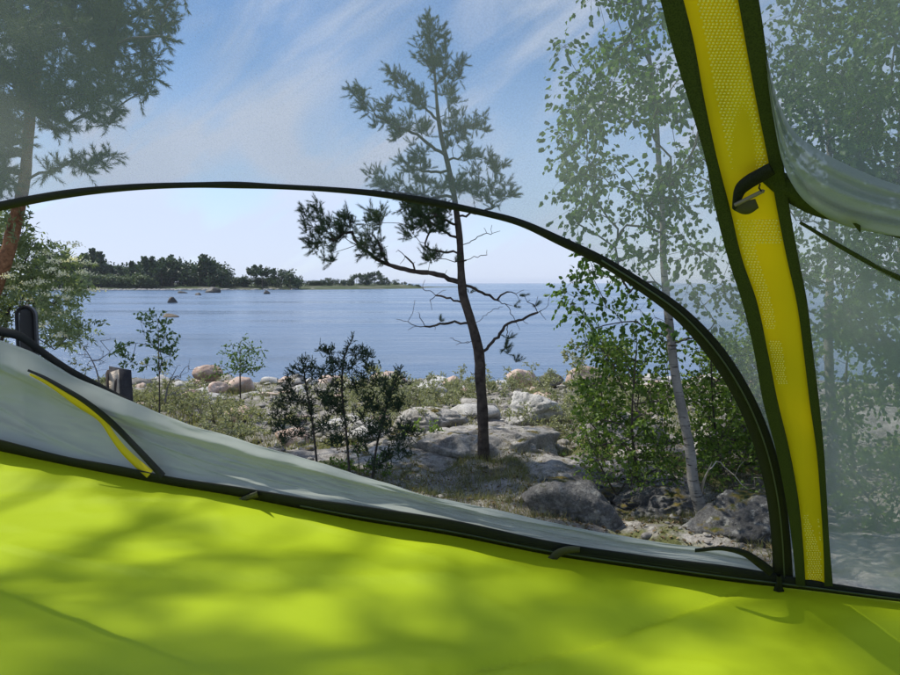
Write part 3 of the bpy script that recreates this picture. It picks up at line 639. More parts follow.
def juniper(label, stem, sides_, Yd, seed):
    k = np.random.default_rng(seed); b = at(*stem[0], Yd); b[2] = min(b[2], float(ground_h(np.array(b[0]), np.array(b[1]))) - .02)
    pts = [b] + [at(x, y, Yd) for x, y in stem[1:]]; tp = smoothpath([list(p) + [.011 * (1 - i / len(pts)) + .002] for i, p in enumerate(pts)], 40)
    root = empty('young_juniper', b, label, 'juniper', 'young junipers'); g = Geo(); tube(g, tp[:, :3], tp[:, 3], 6); g.build('stem', M_twig, root)
    sk = Skel(tp[:, :3], tp[:, 3]); T = [at(x, y, Yd + k.normal() * .14) for x, y in sides_]; sk.grow(T, up=.9, bend=.1, k=k); sk.finish(.0022); sk.build(M_twig, root, 'branch', 4)
    P = np.array(sk.P)[sk.nt:]; P = np.vstack((P + k.normal(size=P.shape) * .012, tp[14:, :3], np.repeat(np.array(T), 14, 0) + k.normal(size=(14 * len(T), 3)) * .045))
    g = Geo(); gt = Geo(); C, D, L = twigset(gt, P, .075, 5, .0012, k, .8); needles(g, C, D, L, 40, .014, .0045, (25, 60), k)
    gt.build('twigs', M_twig, root); g.build('foliage', M_jun, root); rebase(root)
juniper('dark young juniper, leftmost of the three above the folded door', [(318, 465), (312, 420), (306, 385), (302, 358)], [(295, 372), (288, 385), (312, 368), (320, 378), (284, 398), (296, 400), (322, 395), (330, 405), (280, 412), (290, 420), (310, 408), (325, 425), (278, 424), (300, 432), (335, 440), (285, 438)], 6.6, 71)
juniper('tallest dark young juniper, middle one of the three', [(350, 475), (346, 430), (342, 385), (346, 352), (353, 338)], [(327, 353), (335, 362), (360, 352), (366, 356), (330, 370), (352, 366), (368, 372), (374, 382), (334, 388), (356, 384), (328, 402), (366, 398), (338, 410), (372, 408), (360, 420), (330, 428), (375, 430), (345, 440), (362, 445)], 6.4, 72)
juniper('leaning dark young juniper, rightmost of the three', [(372, 482), (376, 450), (383, 420), (390, 395), (400, 370)], [(386, 390), (396, 384), (392, 400), (378, 408), (400, 404), (384, 425), (402, 428), (370, 432), (398, 440), (412, 436), (388, 455), (405, 452), (380, 465)], 6.3, 73)

# grey-green shore shrubs
SH = [(400, 412, 14.5, 'grey-green shore shrub right of the leaning juniper'), (425, 405, 15.5, 'grey-green shore shrub left of the pale pink boulder'), (380, 405, 15, 'grey-green shore shrub behind the leaning juniper'), (448, 410, 14, 'grey-green shore shrub in front of the pale pink boulder'),
      (470, 392, 16.5, 'small grey-green shrub touching the pine trunk on its left'), (555, 412, 12.5, 'grey-green shrub right of the large pale boulder'), (600, 425, 10.5, 'wide grey-green shrub below the tan waterline boulder'), (628, 415, 11.5, 'grey-green shrub left of the white birch trunk'), (578, 400, 14, 'grey-green shrub in front of the tan waterline boulder'), (572, 440, 9.5, 'low grey-green shrub at the right end of the rock slab'),
      (150, 412, 11, 'low green shrub right of the split wooden post'), (185, 415, 12, 'low green shrub in front of the orange-tinted boulder'), (215, 425, 10.5, 'low green shrub below the little rowan'), (262, 425, 11, 'low green shrub left of the leftmost juniper'), (120, 405, 10, 'low green shrub behind the split wooden post'), (240, 440, 9, 'weedy green shrub at the edge of the folded door')]
for i, (x, y, Yd, lab) in enumerate(SH):
    k = np.random.default_rng(100 + i); sc = F / Yd; tips = [(x + k.normal() * 20, y - abs(k.normal()) * 11 - 2) for _ in range(22)]
    shrub('shore_shrub', lab, 'shrub', x, y, Yd, tips, 'small', M_gleaf, 300 + i, dens=.9, s=1.15 if Yd > 12 else .9, extra=34, spread=.13, r0=.01, dy=.3, group='low shrubs along the shore')
kx = np.random.default_rng(777)
ZN = [('between the junipers and the pine trunk', 330, 475), ('right of the pine trunk', 490, 680), ('left of the junipers', 130, 290)]
for i in range(26):
    zn = ZN[(0, 1, 1, 2, 0)[i % 5]]; x = kx.uniform(zn[1], zn[2]); Yd = kx.uniform(9.5, 19) if zn[2] != 680 else kx.uniform(8.5, 17); y = 283 + (3.2 - float(ground_h(np.array((x - 450) / F * Yd), np.array(Yd)))) / Yd * F
    tips = [(x + kx.normal() * 190 / Yd, y - abs(kx.normal()) * 130 / Yd - 30 / Yd) for _ in range(12)]
    shrub('shore_shrub', 'low grey-green shrub growing between the shore stones ' + zn[0], 'shrub', x, y, Yd, tips, 'small', M_gleaf, 800 + i, dens=.8, s=1.1 if Yd > 12 else .85, extra=16, spread=.12, r0=.008, dy=.3, group='low shrubs along the shore')
# leafy bushes round the birch foot
def cloud(n, x0, y0, x1, y1, k): return [(k.uniform(x0, x1), k.uniform(y0, y1)) for _ in range(n)]
k = np.random.default_rng(400)
shrub('alder_bush', 'leafy alder bush left of the white birch trunk', 'bush', 640, 480, 6.3, cloud(150, 585, 340, 672, 470, k), 'alder', M_alder, 401, r0=.014, dens=.8, s=.9, dy=.4)
shrub('alder_bush', 'leafy alder bush right of the white birch trunk against the black zip', 'bush', 722, 480, 6.8, cloud(140, 686, 345, 772, 465, k), 'alder', M_alder, 402, r0=.014, dens=.8, s=.9, dy=.4)
shrub('alder_bush', 'small bright leafy bush above the dark rock ledge', 'bush', 628, 485, 6.0, cloud(60, 580, 435, 680, 486, k), 'alder', M_weed, 403, r0=.01, dens=.7, s=.62, dy=.25)
shrub('willow_bush', 'pale loose willow shoots in front of the water left of the alder', 'bush', 600, 430, 8.5, cloud(34, 566, 345, 625, 410, k), 'small', M_gleaf, 404, r0=.01, dens=.8, s=1.1, dy=.3)
shrub('alder_bush', 'weedy bush at the dark boulder under the birch', 'bush', 745, 505, 5.6, cloud(12, 700, 455, 770, 500, k), 'alder', M_alder, 405, r0=.008, dens=.6, s=.6, dy=.2)
shrub('alder_bush', 'dark alder bush low behind the net at the lower right', 'bush', 900, 600, 5.2, cloud(110, 836, 440, 980, 585, k), 'alder', M_alder, 409, r0=.012, dens=.8, s=.8, dy=.3)
shrub('weed_clump', 'yellow-green weeds at the left end of the grey ledge', 'plant', 418, 440, 8.8, cloud(9, 400, 425, 440, 445, k), 'small', M_weed, 406, r0=.006, dens=.9, s=1., dy=.2)
shrub('weed_clump', 'green weeds on top of the folded tent door under the tallest juniper', 'plant', 360, 470, 6.6, cloud(9, 320, 450, 400, 478, k), 'small', M_weed, 407, r0=.006, dens=.9, s=.9, dy=.2)
bare('dead_branch', 'thin dead branches lying in the grass right of the pine foot', 'branch', 500, 487, 6.7, [(520, 480), (540, 490), (556, 476), (515, 492), (535, 500), (548, 488)], 410, M_twig, .008)
bare('dead_branch', 'dead twigs sticking out left of the pine foot', 'branch', 470, 485, 6.8, [(461, 455), (455, 470), (478, 460), (450, 480)], 411, M_gtwig, .007)
bare('driftwood', 'bleached broken branches lying right of the birch foot', 'branch', 700, 495, 5.3, [(742, 485), (728, 470), (755, 488), (712, 462), (760, 478)], 412, M_bleach, .016, 1)

# grass: uncountable
g = Geo(); k = np.random.default_rng(500)
def grass(n, fx, Y0, Y1, px0, px1, h, wd, thr=-.1):
    y = k.uniform(Y0, Y1, n); x = (k.uniform(px0, px1, n) - 450) / F * y; m = vnoise(np.stack((x * 1.4, y * 1.1, x * 0 + 2), -1), 31) > thr; x = x[m]; y = y[m]; z = ground_h(x, y)
    B = np.stack((x, y, z - .01), -1); D = norm(np.stack((k.normal(size=len(x)) * .35, k.normal(size=len(x)) * .35, np.ones(len(x))), -1)); H = h * k.uniform(.4, 1.3, len(x)); s = perp(D, k) * wd / 2
    m1 = B + D * (H * .55)[:, None]; bend = np.stack((k.normal(size=len(x)), k.normal(size=len(x)), 0 * x), -1) * (H * .28)[:, None]; tip = B + D * H[:, None] + bend
    v = np.stack((B - s, B + s, m1 + s * .8, m1 - s * .8, tip), 1).reshape(-1, 3); i = (np.arange(len(x)) * 5)[:, None]; vv = v
    g.v.append(vv); g.f.setdefault(4, []).append(i + np.array((0, 1, 2, 3)) + g.n); g.f.setdefault(3, []).append(i + np.array((3, 2, 4)) + g.n); g.n += len(vv)
grass(15000, 0, 4.2, 8.5, 330, 800, .10, .004); grass(22000, 0, 8.5, 20, 90, 800, .20, .009); grass(1500, 0, 6.3, 7.0, 455, 530, .10, .003, -1)
grass(9000, 0, 4.1, 6.0, 430, 800, .07, .003, -.4)
tag(g.build('grass', M_grass), 'thin dry and green grass between the rocks', 'grass', kind='stuff')

g = Geo(); n_ = 9000; y_ = k.uniform(3.9, 9, n_); x_ = (k.uniform(330, 820, n_) - 450) / F * y_; B = np.stack((x_, y_, ground_h(x_, y_) + .006), -1); D = norm(np.stack((k.normal(size=n_), k.normal(size=n_), k.normal(size=n_) * .15), -1))
leaves(g, B, D, .03, .5, 0, k, .6)
tag(g.build('leaf_litter', leafmat('dead_leaves', (.06, .04, .02), (.24, .17, .09), .1)), 'dry brown leaves and bark bits on the ground', 'leaf litter', kind='stuff')
# ------------------------------------------------------------------ far trees
def fartree(seed, form):
    k = np.random.default_rng(seed); g = Geo(); n = 520
    if form == 'round':
        lob = np.array([(0, 0, .62)] + [(k.normal() * .2, k.normal() * .2, k.uniform(.18, .82)) for _ in range(13)]); lr = k.uniform(.13, .22, len(lob))
    elif form == 'tall':
        lob = np.array([(k.normal() * .06, k.normal() * .06, z) for z in np.linspace(.2, .95, 10)]); lr = np.linspace(.2, .06, 10)
    else:
        lob = np.array([(k.normal() * .22, k.normal() * .2, k.uniform(.55, .92)) for _ in range(8)]); lr = k.uniform(.08, .17, len(lob))
    j = k.integers(0, len(lob), n); P = lob[j] + norm(k.normal(size=(n, 3))) * (lr[j] * k.uniform(.5, 1.1, n))[:, None]
    leaves(g, P, norm(k.normal(size=(n, 3))), .085, .9, 0, k)
    t = Geo(); tube(t, [(0, 0, -.05), (.01, 0, .4), (0, .01, .85)], [.022, .017, .006], 5)
    for l in lob[:6]: tube(t, [(0, 0, l[2] * .6), l * .9], [.008, .003], 3)
    return t, g
FT = []
for i, form in enumerate(['round', 'round', 'tall', 'open', 'round', 'tall', 'open', 'round']):
    FT.append((fartree(900 + i, form), form))
FTM = {}
def place_far(px, topy, Yd, kind, label, wf=1., m=M_far, cat='tree', name='far_tree', group='trees on the far headland'):
    (t, g), form = FT[kind]; x = (px - 450) / F * Yd; z0 = float(far_h(np.array(x), np.array(Yd))) - .2; ztop = at(px, topy, Yd)[2]; h = max(1.5, (ztop - z0) / .98)
    root = empty(name, (x, Yd, z0), label, cat, group); root.rotation_euler = (0, 0, random.uniform(0, 6.28)); root.scale = (h * wf, h * wf, h)
    key = (kind, m.name)
    if key not in FTM: a = t.build('trunk', M_twig, root); b = g.build('crown', m, root); FTM[key] = (a, b)
    else:
        for q in FTM[key]: c = q.copy(); COL.objects.link(c); c.parent = root
GL = 'dark tree in the wooded skyline of the far headland'
sk_x = [55, 87, 95, 100, 105, 110, 125, 145, 160, 175, 181, 190, 197, 209, 216, 222, 232, 240]
sk_y = [250, 252, 253, 256, 262, 266, 261, 257, 257, 254, 255, 262, 262, 257, 259, 262, 272, 272]
kf = np.random.default_rng(950)
for i in range(100):
    px = kf.uniform(40, 236); top = interp(sk_x, sk_y, px) + kf.uniform(0, 5) + (0 if i % 2 else 3); kd = int(kf.choice([0, 1, 4, 7, 2, 3])); place_far(px, top, kf.uniform(324, 370), kd, 'dark ' + {'round': 'round-crowned', 'tall': 'narrow', 'open': 'open-crowned'}[FT[kd][1]] + ' tree in the ' + ('left end' if px < 100 else 'middle' if px < 170 else 'right part') + ' of the wood on the far headland', kf.uniform(.75, 1.15))
for px, top, kd, lab in [(174, 253.5, 1, 'rounded dark tree, highest of the wooded headland'), (208, 256, 6, 'open-crowned tree rising above the right end of the wood'), (221, 261, 0, 'dense dark tree at the right end of the headland wood'), (102, 253, 2, 'pointed dark tree next to the gap at the left of the wood'), (95, 251, 5, 'tall narrow tree left of the gap in the wood'),
      (252, 267, 3, 'stubby tree at the left of the sparse trees on the point'), (263, 266, 6, 'tree with a flat open crown on the point, left one'), (275, 269, 2, 'narrow tree in the middle of the point'), (282, 268, 0, 'round tree right of the narrow tree on the point'), (291, 268, 4, 'round tree near the right of the main group'), (297, 273, 7, 'small round tree at the right end of the main group'),
      (244, 273, 7, 'small round tree between wood and sparse trees')]:
    place_far(px, top, 330 + kf.uniform(-5, 10), kd, lab, 1.)
for px, top, kd in [(x_, interp([240, 300, 330, 350, 390, 425], [276, 279, 281, 280, 281, 285], x_), int(kf.choice([0, 1, 4, 7]))) for x_ in kf.uniform(236, 424, 55)] + [(410, 283, 1), (418, 284, 0), (405, 281, 7), (385, 277, 3), (343, 279, 0), (333, 278, 4), (320, 280, 0), (312, 279, 7), (372, 276, 0), (368, 277, 4), (308, 280, 0), (316, 280, 1), (324, 278, 7), (329, 277, 0), (338, 278, 1), (345, 280, 4), (352, 276, 7), (357, 273, 3), (363, 275, 0), (368, 273, 6), (375, 270.5, 3), (381, 274, 0), (388, 279, 1), (395, 279, 4), (402, 282, 0), (236, 277, 1), (268, 275, 7), (286, 275, 1), (258, 276, 0), (300, 279, 4), (270, 277, 1), (248, 278, 4)]:
    place_far(px, top, interp([230, 300, 360, 425], [328, 350, 380, 442], px) + kf.uniform(0, 6), kd, 'low tree on the thin tongue of land at the end of the headland', 1.1, group='low trees on the headland tip')
for i in range(64):
    px = kf.uniform(40, 150) if i < 44 else kf.uniform(150, 235); place_far(px, interp([40, 140, 235, 400], [271, 275, 280, 285], px) + kf.uniform(-2, 2), interp([40, 150, 160, 235], [314, 318, 336, 342], px) + kf.uniform(0, 5), int(kf.choice([0, 1, 4, 7])), 'low rounded willow bush in front of the far wood', kf.uniform(1.2, 2.0), M_far2, 'bush', 'far_bush', 'bushes in front of the far wood')
# stones along the far waterline: uncountable
g = Geo()
for i in range(420):
    px = kf.uniform(30, 425); Yd = interp([30, 130, 210, 300, 360, 425], [302, 308, 315, 338, 372, 440], px) + kf.uniform(-9, 5); s = kf.uniform(.3, 1.1); p, f = ICO[2]
    g.add(p * s * (1.2, 1, .6) + ((px - 450) / F * Yd, Yd, .05), f)
tag(g.build('far_shore_stones', mat('far_stones', (.22, .21, .20), .9, .1, [(.36, .35, .33)], .3)), 'row of small stones along the far waterline', 'stones', kind='stuff')

# ------------------------------------------------------------------ things at the left
root = empty('loop_strap', at(26, 350, 4.4), 'black rounded rubber loop standing beside the orange pine trunk', 'strap')
g = Geo(); n = 22; cw = .055; hw = .028
c0 = at(25, 316, 4.4); R_ = .068
pa = [(-1, -6.0), (-1, -.9)] + [(math.cos(a), math.sin(a)) for a in np.linspace(math.pi, 0, 18)] + [(1, -.9), (1, -6.0)]
inner = np.array([(c0[0] + a * (R_ - .014), c0[1], c0[2] + b * (R_ - .014)) for a, b in pa]); outer = np.array([(c0[0] + a * R_, c0[1], c0[2] + b * R_) for a, b in pa])
dv = np.array((-.03, .075, 0)); ring = np.stack((outer, outer + dv, inner + dv, inner, outer), 1); P, f = grid(ring); g.add(P, f); g.build('band', mat('black_rubber', (.016, .018, .020), .6, .3, [(.035, .037, .04)], 30, .2, 80), root, smooth=False)
g = Geo(); tube(g, [c0 + (-.005, .04, -1.2), c0 + (-.005, .04, -.05), c0 + (-.005, .04, .035)], [.05, .05, .045], 12); g.build('core_post', mat('dark_core', (.03, .03, .03), .8), root); rebase(root)
root = empty('wooden_post', at(120, 400, 5.0), 'split wooden post with pale broken face beside dark weathered board', 'post')
def slab(g, c, sx, sy, sz, tilt=0, cut=0, yaw=0):
    v = np.array([(x, y, z + (cut * x if z > 0 else 0)) for x in (-1, 1) for y in (-1, 1) for z in (-1, 1)]) * (sx / 2, sy / 2, sz / 2)
    ca, sa = math.cos(yaw), math.sin(yaw); v = v @ np.array(((ca, sa, 0), (-sa, ca, 0), (0, 0, 1))); ct, st = math.cos(tilt), math.sin(tilt); v = v @ np.array(((ct, 0, -st), (0, 1, 0), (st, 0, ct)))
    g.add(v + c, [(0, 1, 3, 2), (4, 6, 7, 5), (0, 4, 5, 1), (2, 3, 7, 6), (0, 2, 6, 4), (1, 5, 7, 3)])
g = Geo(); slab(g, at(122, 395, 5.0), .145, .035, .40, -.03, -.10, .35); o = g.build('weathered_board', mat('dark_weathered_board', (.035, .035, .04), .85, .15, [(.075, .075, .08)], 9, .6, 40), root, smooth=False)
g = Geo(); slab(g, at(113.5, 389, 4.93), .075, .03, .26, .0, .10); g.build('split_face', mat('pale_split_wood', (.55, .46, .36), .8, .15, [(.75, .66, .54)], 9, .8, 50), root, smooth=False)
g = Geo(); slab(g, at(108, 390, 4.91), .014, .03, .27, .0, .1); slab(g, at(115, 391, 4.905), .012, .012, .17, .12, .1); g.build('bark_edge', mat('bark_edge', (.05, .04, .035), .9), root, smooth=False); rebase(root)

# ------------------------------------------------------------------ the tent
A_ = at(805, 588, 1.65); B_ = at(0, 445, 2.9); C_ = at(712, 0, .70)
NP = norm(np.cross(B_ - A_, C_ - A_)); 
if NP[1] > 0: NP = -NP                     # towards the camera
CAM = np.array((0, 0, CZ))
def pl(px, py, off=0.0):
    d = ray(px, py); t = ((A_ - CAM) @ NP + off) / (d @ NP); return CAM + d * t
def meshmat(name, alpha, col, crease=.12, scale=5.):
    m = bpy.data.materials.new(name); m.use_nodes = True; t = m.node_tree; t.nodes.clear()
    o = N(t, 'ShaderNodeOutputMaterial'); tr = N(t, 'ShaderNodeBsdfTransparent'); df = N(t, 'ShaderNodeBsdfDiffuse'); tl = N(t, 'ShaderNodeBsdfTranslucent')
    df.inputs[0].default_value = (*col, 1); tl.inputs[0].default_value = (*col, 1)
    a = N(t, 'ShaderNodeMixShader'); a.inputs[0].default_value = .5; t.links.new(df.outputs[0], a.inputs[1]); t.links.new(tl.outputs[0], a.inputs[2])
    lw = N(t, 'ShaderNodeLayerWeight'); lw.inputs[0].default_value = .35
    co = N(t, 'ShaderNodeTexCoord').outputs['Object']; mp = N(t, 'ShaderNodeMapping'); mp.inputs['Scale'].default_value = (scale, scale, scale * .35); mp.inputs['Rotation'].default_value = (.5, .9, .3); t.links.new(co, mp.inputs[0])
    nz = N(t, 'ShaderNodeTexNoise'); setin(nz, Scale=1., Detail=5, Roughness=.55, Distortion=.4); t.links.new(mp.outputs[0], nz.inputs['Vector'])
    wv = N(t, 'ShaderNodeTexVoronoi'); setin(wv, Scale=420.); t.links.new(co, wv.inputs['Vector']); alpha = M(t, 'ADD', alpha - .07, M(t, 'MULTIPLY', wv.outputs['Distance'], .10))
    f = M(t, 'ADD', M(t, 'ADD', alpha, M(t, 'MULTIPLY', lw.outputs['Facing'], .25)), M(t, 'MULTIPLY', M(t, 'SUBTRACT', nz.outputs[0], .5), crease)); f = M(t, 'MINIMUM', M(t, 'MAXIMUM', f, .05), .97)  # stretched opacity noise stands in for light streaks along the folds
    s = N(t, 'ShaderNodeMixShader'); t.links.new(f, s.inputs[0]); t.links.new(tr.outputs[0], s.inputs[1]); t.links.new(a.outputs[0], s.inputs[2]); t.links.new(s.outputs[0], o.inputs[0])
    return m
M_net = meshmat('insect_net', .38, (.36, .40, .38)); M_net2 = meshmat('insect_net_double', .47, (.33, .38, .36), .36, 5.)
M_cloth = meshmat('grey_green_door_cloth', .95, (.43, .47, .42), .06, 3.); M_cloth2 = meshmat('rolled_net_cloth', .80, (.40, .45, .43), .15, 3.)
def fabric(name, col, col2=None, trans=.3, weave=900, rough=.6, bs=.3):
    m = bpy.data.materials.new(name); m.use_nodes = True; t = m.node_tree; b = t.nodes['Principled BSDF']; b.inputs['Base Color'].default_value = (*col, 1); b.inputs['Roughness'].default_value = rough; b.inputs['Specular IOR Level'].default_value = .25
    co = N(t, 'ShaderNodeTexCoord').outputs['Object']; vo = N(t, 'ShaderNodeTexVoronoi'); setin(vo, Scale=weave); t.links.new(co, vo.inputs['Vector'])
    bp = N(t, 'ShaderNodeBump'); setin(bp, Strength=bs, Distance=.001); t.links.new(vo.outputs[0], bp.inputs['Height']); t.links.new(bp.outputs[0], b.inputs['Normal'])
    if col2:
        cr = N(t, 'ShaderNodeMix', data_type='RGBA'); cr.inputs[6].default_value = (*col, 1); cr.inputs[7].default_value = (*col2, 1)
        mr = N(t, 'ShaderNodeMapRange'); setin(mr, From_Min=.25, From_Max=.6); t.links.new(vo.outputs[0], mr.inputs['Value']); t.links.new(mr.outputs[0], cr.inputs[0]); t.links.new(cr.outputs[2], b.inputs['Base Color'])
    if trans:
        tl = N(t, 'ShaderNodeBsdfTranslucent'); tl.inputs[0].default_value = (*(col2 or col), 1); ms = N(t, 'ShaderNodeMixShader'); ms.inputs[0].default_value = trans
        t.links.new(b.outputs[0], ms.inputs[1]); t.links.new(tl.outputs[0], ms.inputs[2]); t.links.new(ms.outputs[0], t.nodes['Material Output'].inputs[0])
    return m
M_lime = fabric('lime_nylon', (.56, .72, .02), None, .5, 700, .5, .08)
M_yel = fabric('yellow_webbing', (.78, .66, .03), None, .5, 700, .6, .2)
M_band = fabric('dark_green_binding', (.030, .045, .014), (.055, .075, .022), .25, 500, .8, .6)
M_black = fabric('black_zip_tape', (.004, .006, .006), (.010, .013, .012), 0, 600, .75, .5)
M_coil = fabric('zip_coil', (.06, .08, .06), None, 0, 600, .5, .3)
M_tab = fabric('grey_tab', (.06, .06, .045), None, 0, 600, .8, .4)

tent = empty('tent', (0, 1.2, 2.45), 'lime green hanging tent seen from inside with net walls and unzipped door', 'tent')
def tpart(g, name, m, label=None, smooth=True):
    o = g.build(name, m, tent, smooth); 
    if label: o['label'] = label
    return o
def ribbon(pts, off=.006, thick=.003, n=160, depth=None, sides_only=False):
    """pts (px,py,width px): a solid band lying on the tent wall"""
    q = smoothpath([(a, b, c) for a, b, c in pts], n); T = norm(np.gradient(q[:, :2], axis=0)); Nn = np.stack((-T[:, 1], T[:, 0]), -1) * q[:, 2:3] / 2
    f = depth or (lambda x, y, o: pl(x, y, o)); L = np.array([f(a[0] - b[0], a[1] - b[1], off) for a, b in zip(q, Nn)]); Rr = np.array([f(a[0] + b[0], a[1] + b[1], off) for a, b in zip(q, Nn)])
    Mid = (L + Rr) / 2 + NP * thick; ring = np.stack((L, L + NP * thick * .6, Mid + NP * thick * .3, Rr + NP * thick * .6, Rr, L), 1); g = Geo(); P, ff = grid(ring); g.add(P, ff); return g
# main net wall above the zip arc
cor = np.array([(-520, 372, -700, -200), (-330, 300, -560, -260), (-160, 245, -420, -300), (-60, 220, -280, -380), (0, 206, -150, -420), (130, 187, 60, -420), (220, 184, 220, -420), (330, 188, 400, -420), (420, 200, 540, -380), (500, 217, 610, -240), (560, 240, 648, -80), (620, 270, 682, 20), (680, 310, 705, 100), (718, 350, 724, 180), (750, 402, 748, 290), (770, 450, 772, 400), (782, 510, 790, 500), (786, 583, 799, 584)], float)
q = smoothpath(cor, 170); V = []
for a in q:
    row = []
    for t in np.linspace(0, 1, 50) ** 1.3: row.append(pl(a[0] * (1 - t) + a[2] * t, a[1] * (1 - t) + a[3] * t))
    V.append(row)
V = np.array(V); uu = (V - A_) @ norm(B_ - A_); vv = (V - A_) @ np.cross(NP, norm(B_ - A_)); tt = (np.linspace(0, 1, 50) ** 1.3)[None, :]
V = V + NP * ((np.sin(tt * np.pi) * -.02 + .006 * np.sin(uu * 26 + vv * 9 + 3 * fbm(np.stack((uu * 2, vv * 2, uu * 0), -1), 2)) * np.clip(vv * 0 + tt * 3, 0, 1)))[..., None]
g = Geo(); P, f = grid(V); g.add(P, f); tpart(g, 'net_wall', M_net)
# right net wall
LE = [(640, -380), (690, -200), (757, 0), (768, 60), (775, 120), (785, 170), (792, 210), (799, 260), (807, 320), (817, 390), (823, 450), (828, 520), (832, 590)]
le = smoothpath(LE, 110); V = []
for i, (x, y) in enumerate(le):
    t = i / (len(le) - 1); yr = y + 26 * t + 6; row = []
    for s in np.linspace(0, 1, 60):
        p = pl(x - 3 + s * 420, y * (1 - s) + yr * s); k2 = 1 - .16 * s * s - .02 * s; p = CAM + (p - CAM) * k2; row.append(p)
    V.append(row)
V = np.array(V); s_ = np.linspace(0, 1, 60)[None]; t_ = np.linspace(0, 1, len(le))[:, None]
fan = np.sin((t_ * 10 - s_ * 9 + .5 * np.sin(s_ * 6)) * 5 + 1.2 * fbm(np.stack(((t_ - s_ * .8) * 12, s_ * 1.5 + t_ * 0, t_ * 0 + s_ * 0), -1), 3)) * np.clip((t_ - .35) * 3, 0, 1) * np.clip(s_ * 10, 0, 1)
V = V + NP * (fan * .006 - .012 * np.sin(s_ * np.pi))[..., None]
g = Geo(); P, f = grid(V); g.add(P, f); tpart(g, 'net_wall', M_net2, 'denser net wall right of the yellow strap')
# rolled net hanging from the strap on the right
cen = [(766, 60, 6), (776, 110, 16), (790, 150, 34), (812, 176, 50), (845, 195, 54), (880, 207, 50), (930, 216, 46), (1000, 222, 44)]
q = smoothpath(cen, 60); V = []
for i, (x, y, wd) in enumerate(q):
    row = []
    for a in np.linspace(-1, 1, 22):
        bulge = .05 * math.sqrt(max(0, 1 - a * a)) * min(1, i / 25 + .15); p = pl(x - .35 * a * wd * .5, y + a * wd / 2, .012 + bulge * (1 + .25 * math.sin(a * 9 + i * .05)) * .6)
        p = CAM + (p - CAM) * (1 - .16 * min(1, max(0, (x - 790) / 420)) ** 2); row.append(p)
    V.append(row)
g = Geo(); P, f = grid(np.array(V)); g.add(P, f); tpart(g, 'rolled_net', M_cloth2, 'rolled up grey net tied right of the strap')
tpart(ribbon([(762, 172, 10), (785, 184, 22), (815, 200, 24), (850, 212, 18), (900, 228, 14), (960, 238, 12)], .006, .01), 'rolled_net_hem', M_band)
tpart(ribbon([(852, 208, 14), (856, 220, 8), (860, 230, 2)], .03, .004, 12), 'tie_tail', M_band)
tpart(ribbon([(800, 222, 3), (840, 246, 4), (900, 278, 5), (980, 310, 5)], .004, .002), 'net_fold_line', M_band)  # thin dark ribbon drawn along a fold of the net
# strap: dark bindings either side of yellow webbing
ys_ = [-380, -200, 0, 40, 100, 160, 210, 260, 300, 350, 400, 450, 500, 550, 585]
x0_ = [520, 590, 661, 671, 689, 706, 716, 729, 742, 754, 763, 776, 786, 793, 796]
x1_ = [545, 618, 684, 694, 705, 718, 731, 743, 757, 768, 778, 790, 799, 804, 806]
x2_ = [610, 680, 738, 745, 756, 768, 777, 787, 796, 803, 809, 816, 820, 823, 824]
x3_ = [630, 697, 759, 765, 773, 783, 790, 799, 807, 813, 819, 824, 827, 830, 833]
def strip(xa, xb, off, th, m=8, wave=0):
    q = smoothpath(np.stack((xa, xb, ys_), -1), 200); fr, bk = [], []
    for i, (a, b, y) in enumerate(q):
        r = [pl(a + (b - a) * s, y, off + wave * math.sin(i * .11 + s * 3) * math.sin(s * math.pi)) for s in np.linspace(0, 1, m)]
        r2 = [p + NP * th for p in r]; fr.append(r2 + r[::-1] + [r2[0]])
    g = Geo(); P, f = grid(np.array(fr)); g.add(P, f); return g
tpart(strip([a - 2 for a in x1_], [a + 2 for a in x2_], .008, .002, 10, .004), 'yellow_strap', M_yel)
xa = [a - .0 for a in x0_]; tpart(strip(xa, [b - .5 for b in x1_], .014, .003, 5), 'strap_binding', M_band); tpart(strip([a + .5 for a in x2_], x3_, .014, .003, 5), 'strap_binding', M_band)
# raised dots woven into the strap (its open mesh), too many to pick apart
def xs_at(xs, y): return np.interp(y, ys_, xs)
g = Geo(); k = np.random.default_rng(600); v0, f0 = ICO[2]
y = -60.
while y < 582:
    a, b = xs_at(x1_, y), xs_at(x2_, y); st = max(2.6, (b - a) / 13.); row = int((y + 60) / 3)
    x = a + 3 + (row % 2) * st / 2
    while x < b - 2:
        u = (x - a) / (b - a); on = (y < 168 and u > .22) or (165 <= y < 245 and u > .05 and y > 218) or (245 <= y < 330 and u < .35) or (340 < y < 385 and u < .4) or (515 < y < 580 and (u < .35 + (y - 515) / 70 or u > .85))
        if on: c = pl(x, y, .0115); rr = st * .30 / F * c[1]; g.add(v0[:, :] * rr * (1, 1, .8) + c, f0)
        x += st
    y += max(2.2, st * .8)
o = tpart(g, 'woven_dots', fabric('yellow_weave', (.95, .92, .25), None, .25, 700, .5, .1)); o['kind'] = 'stuff'
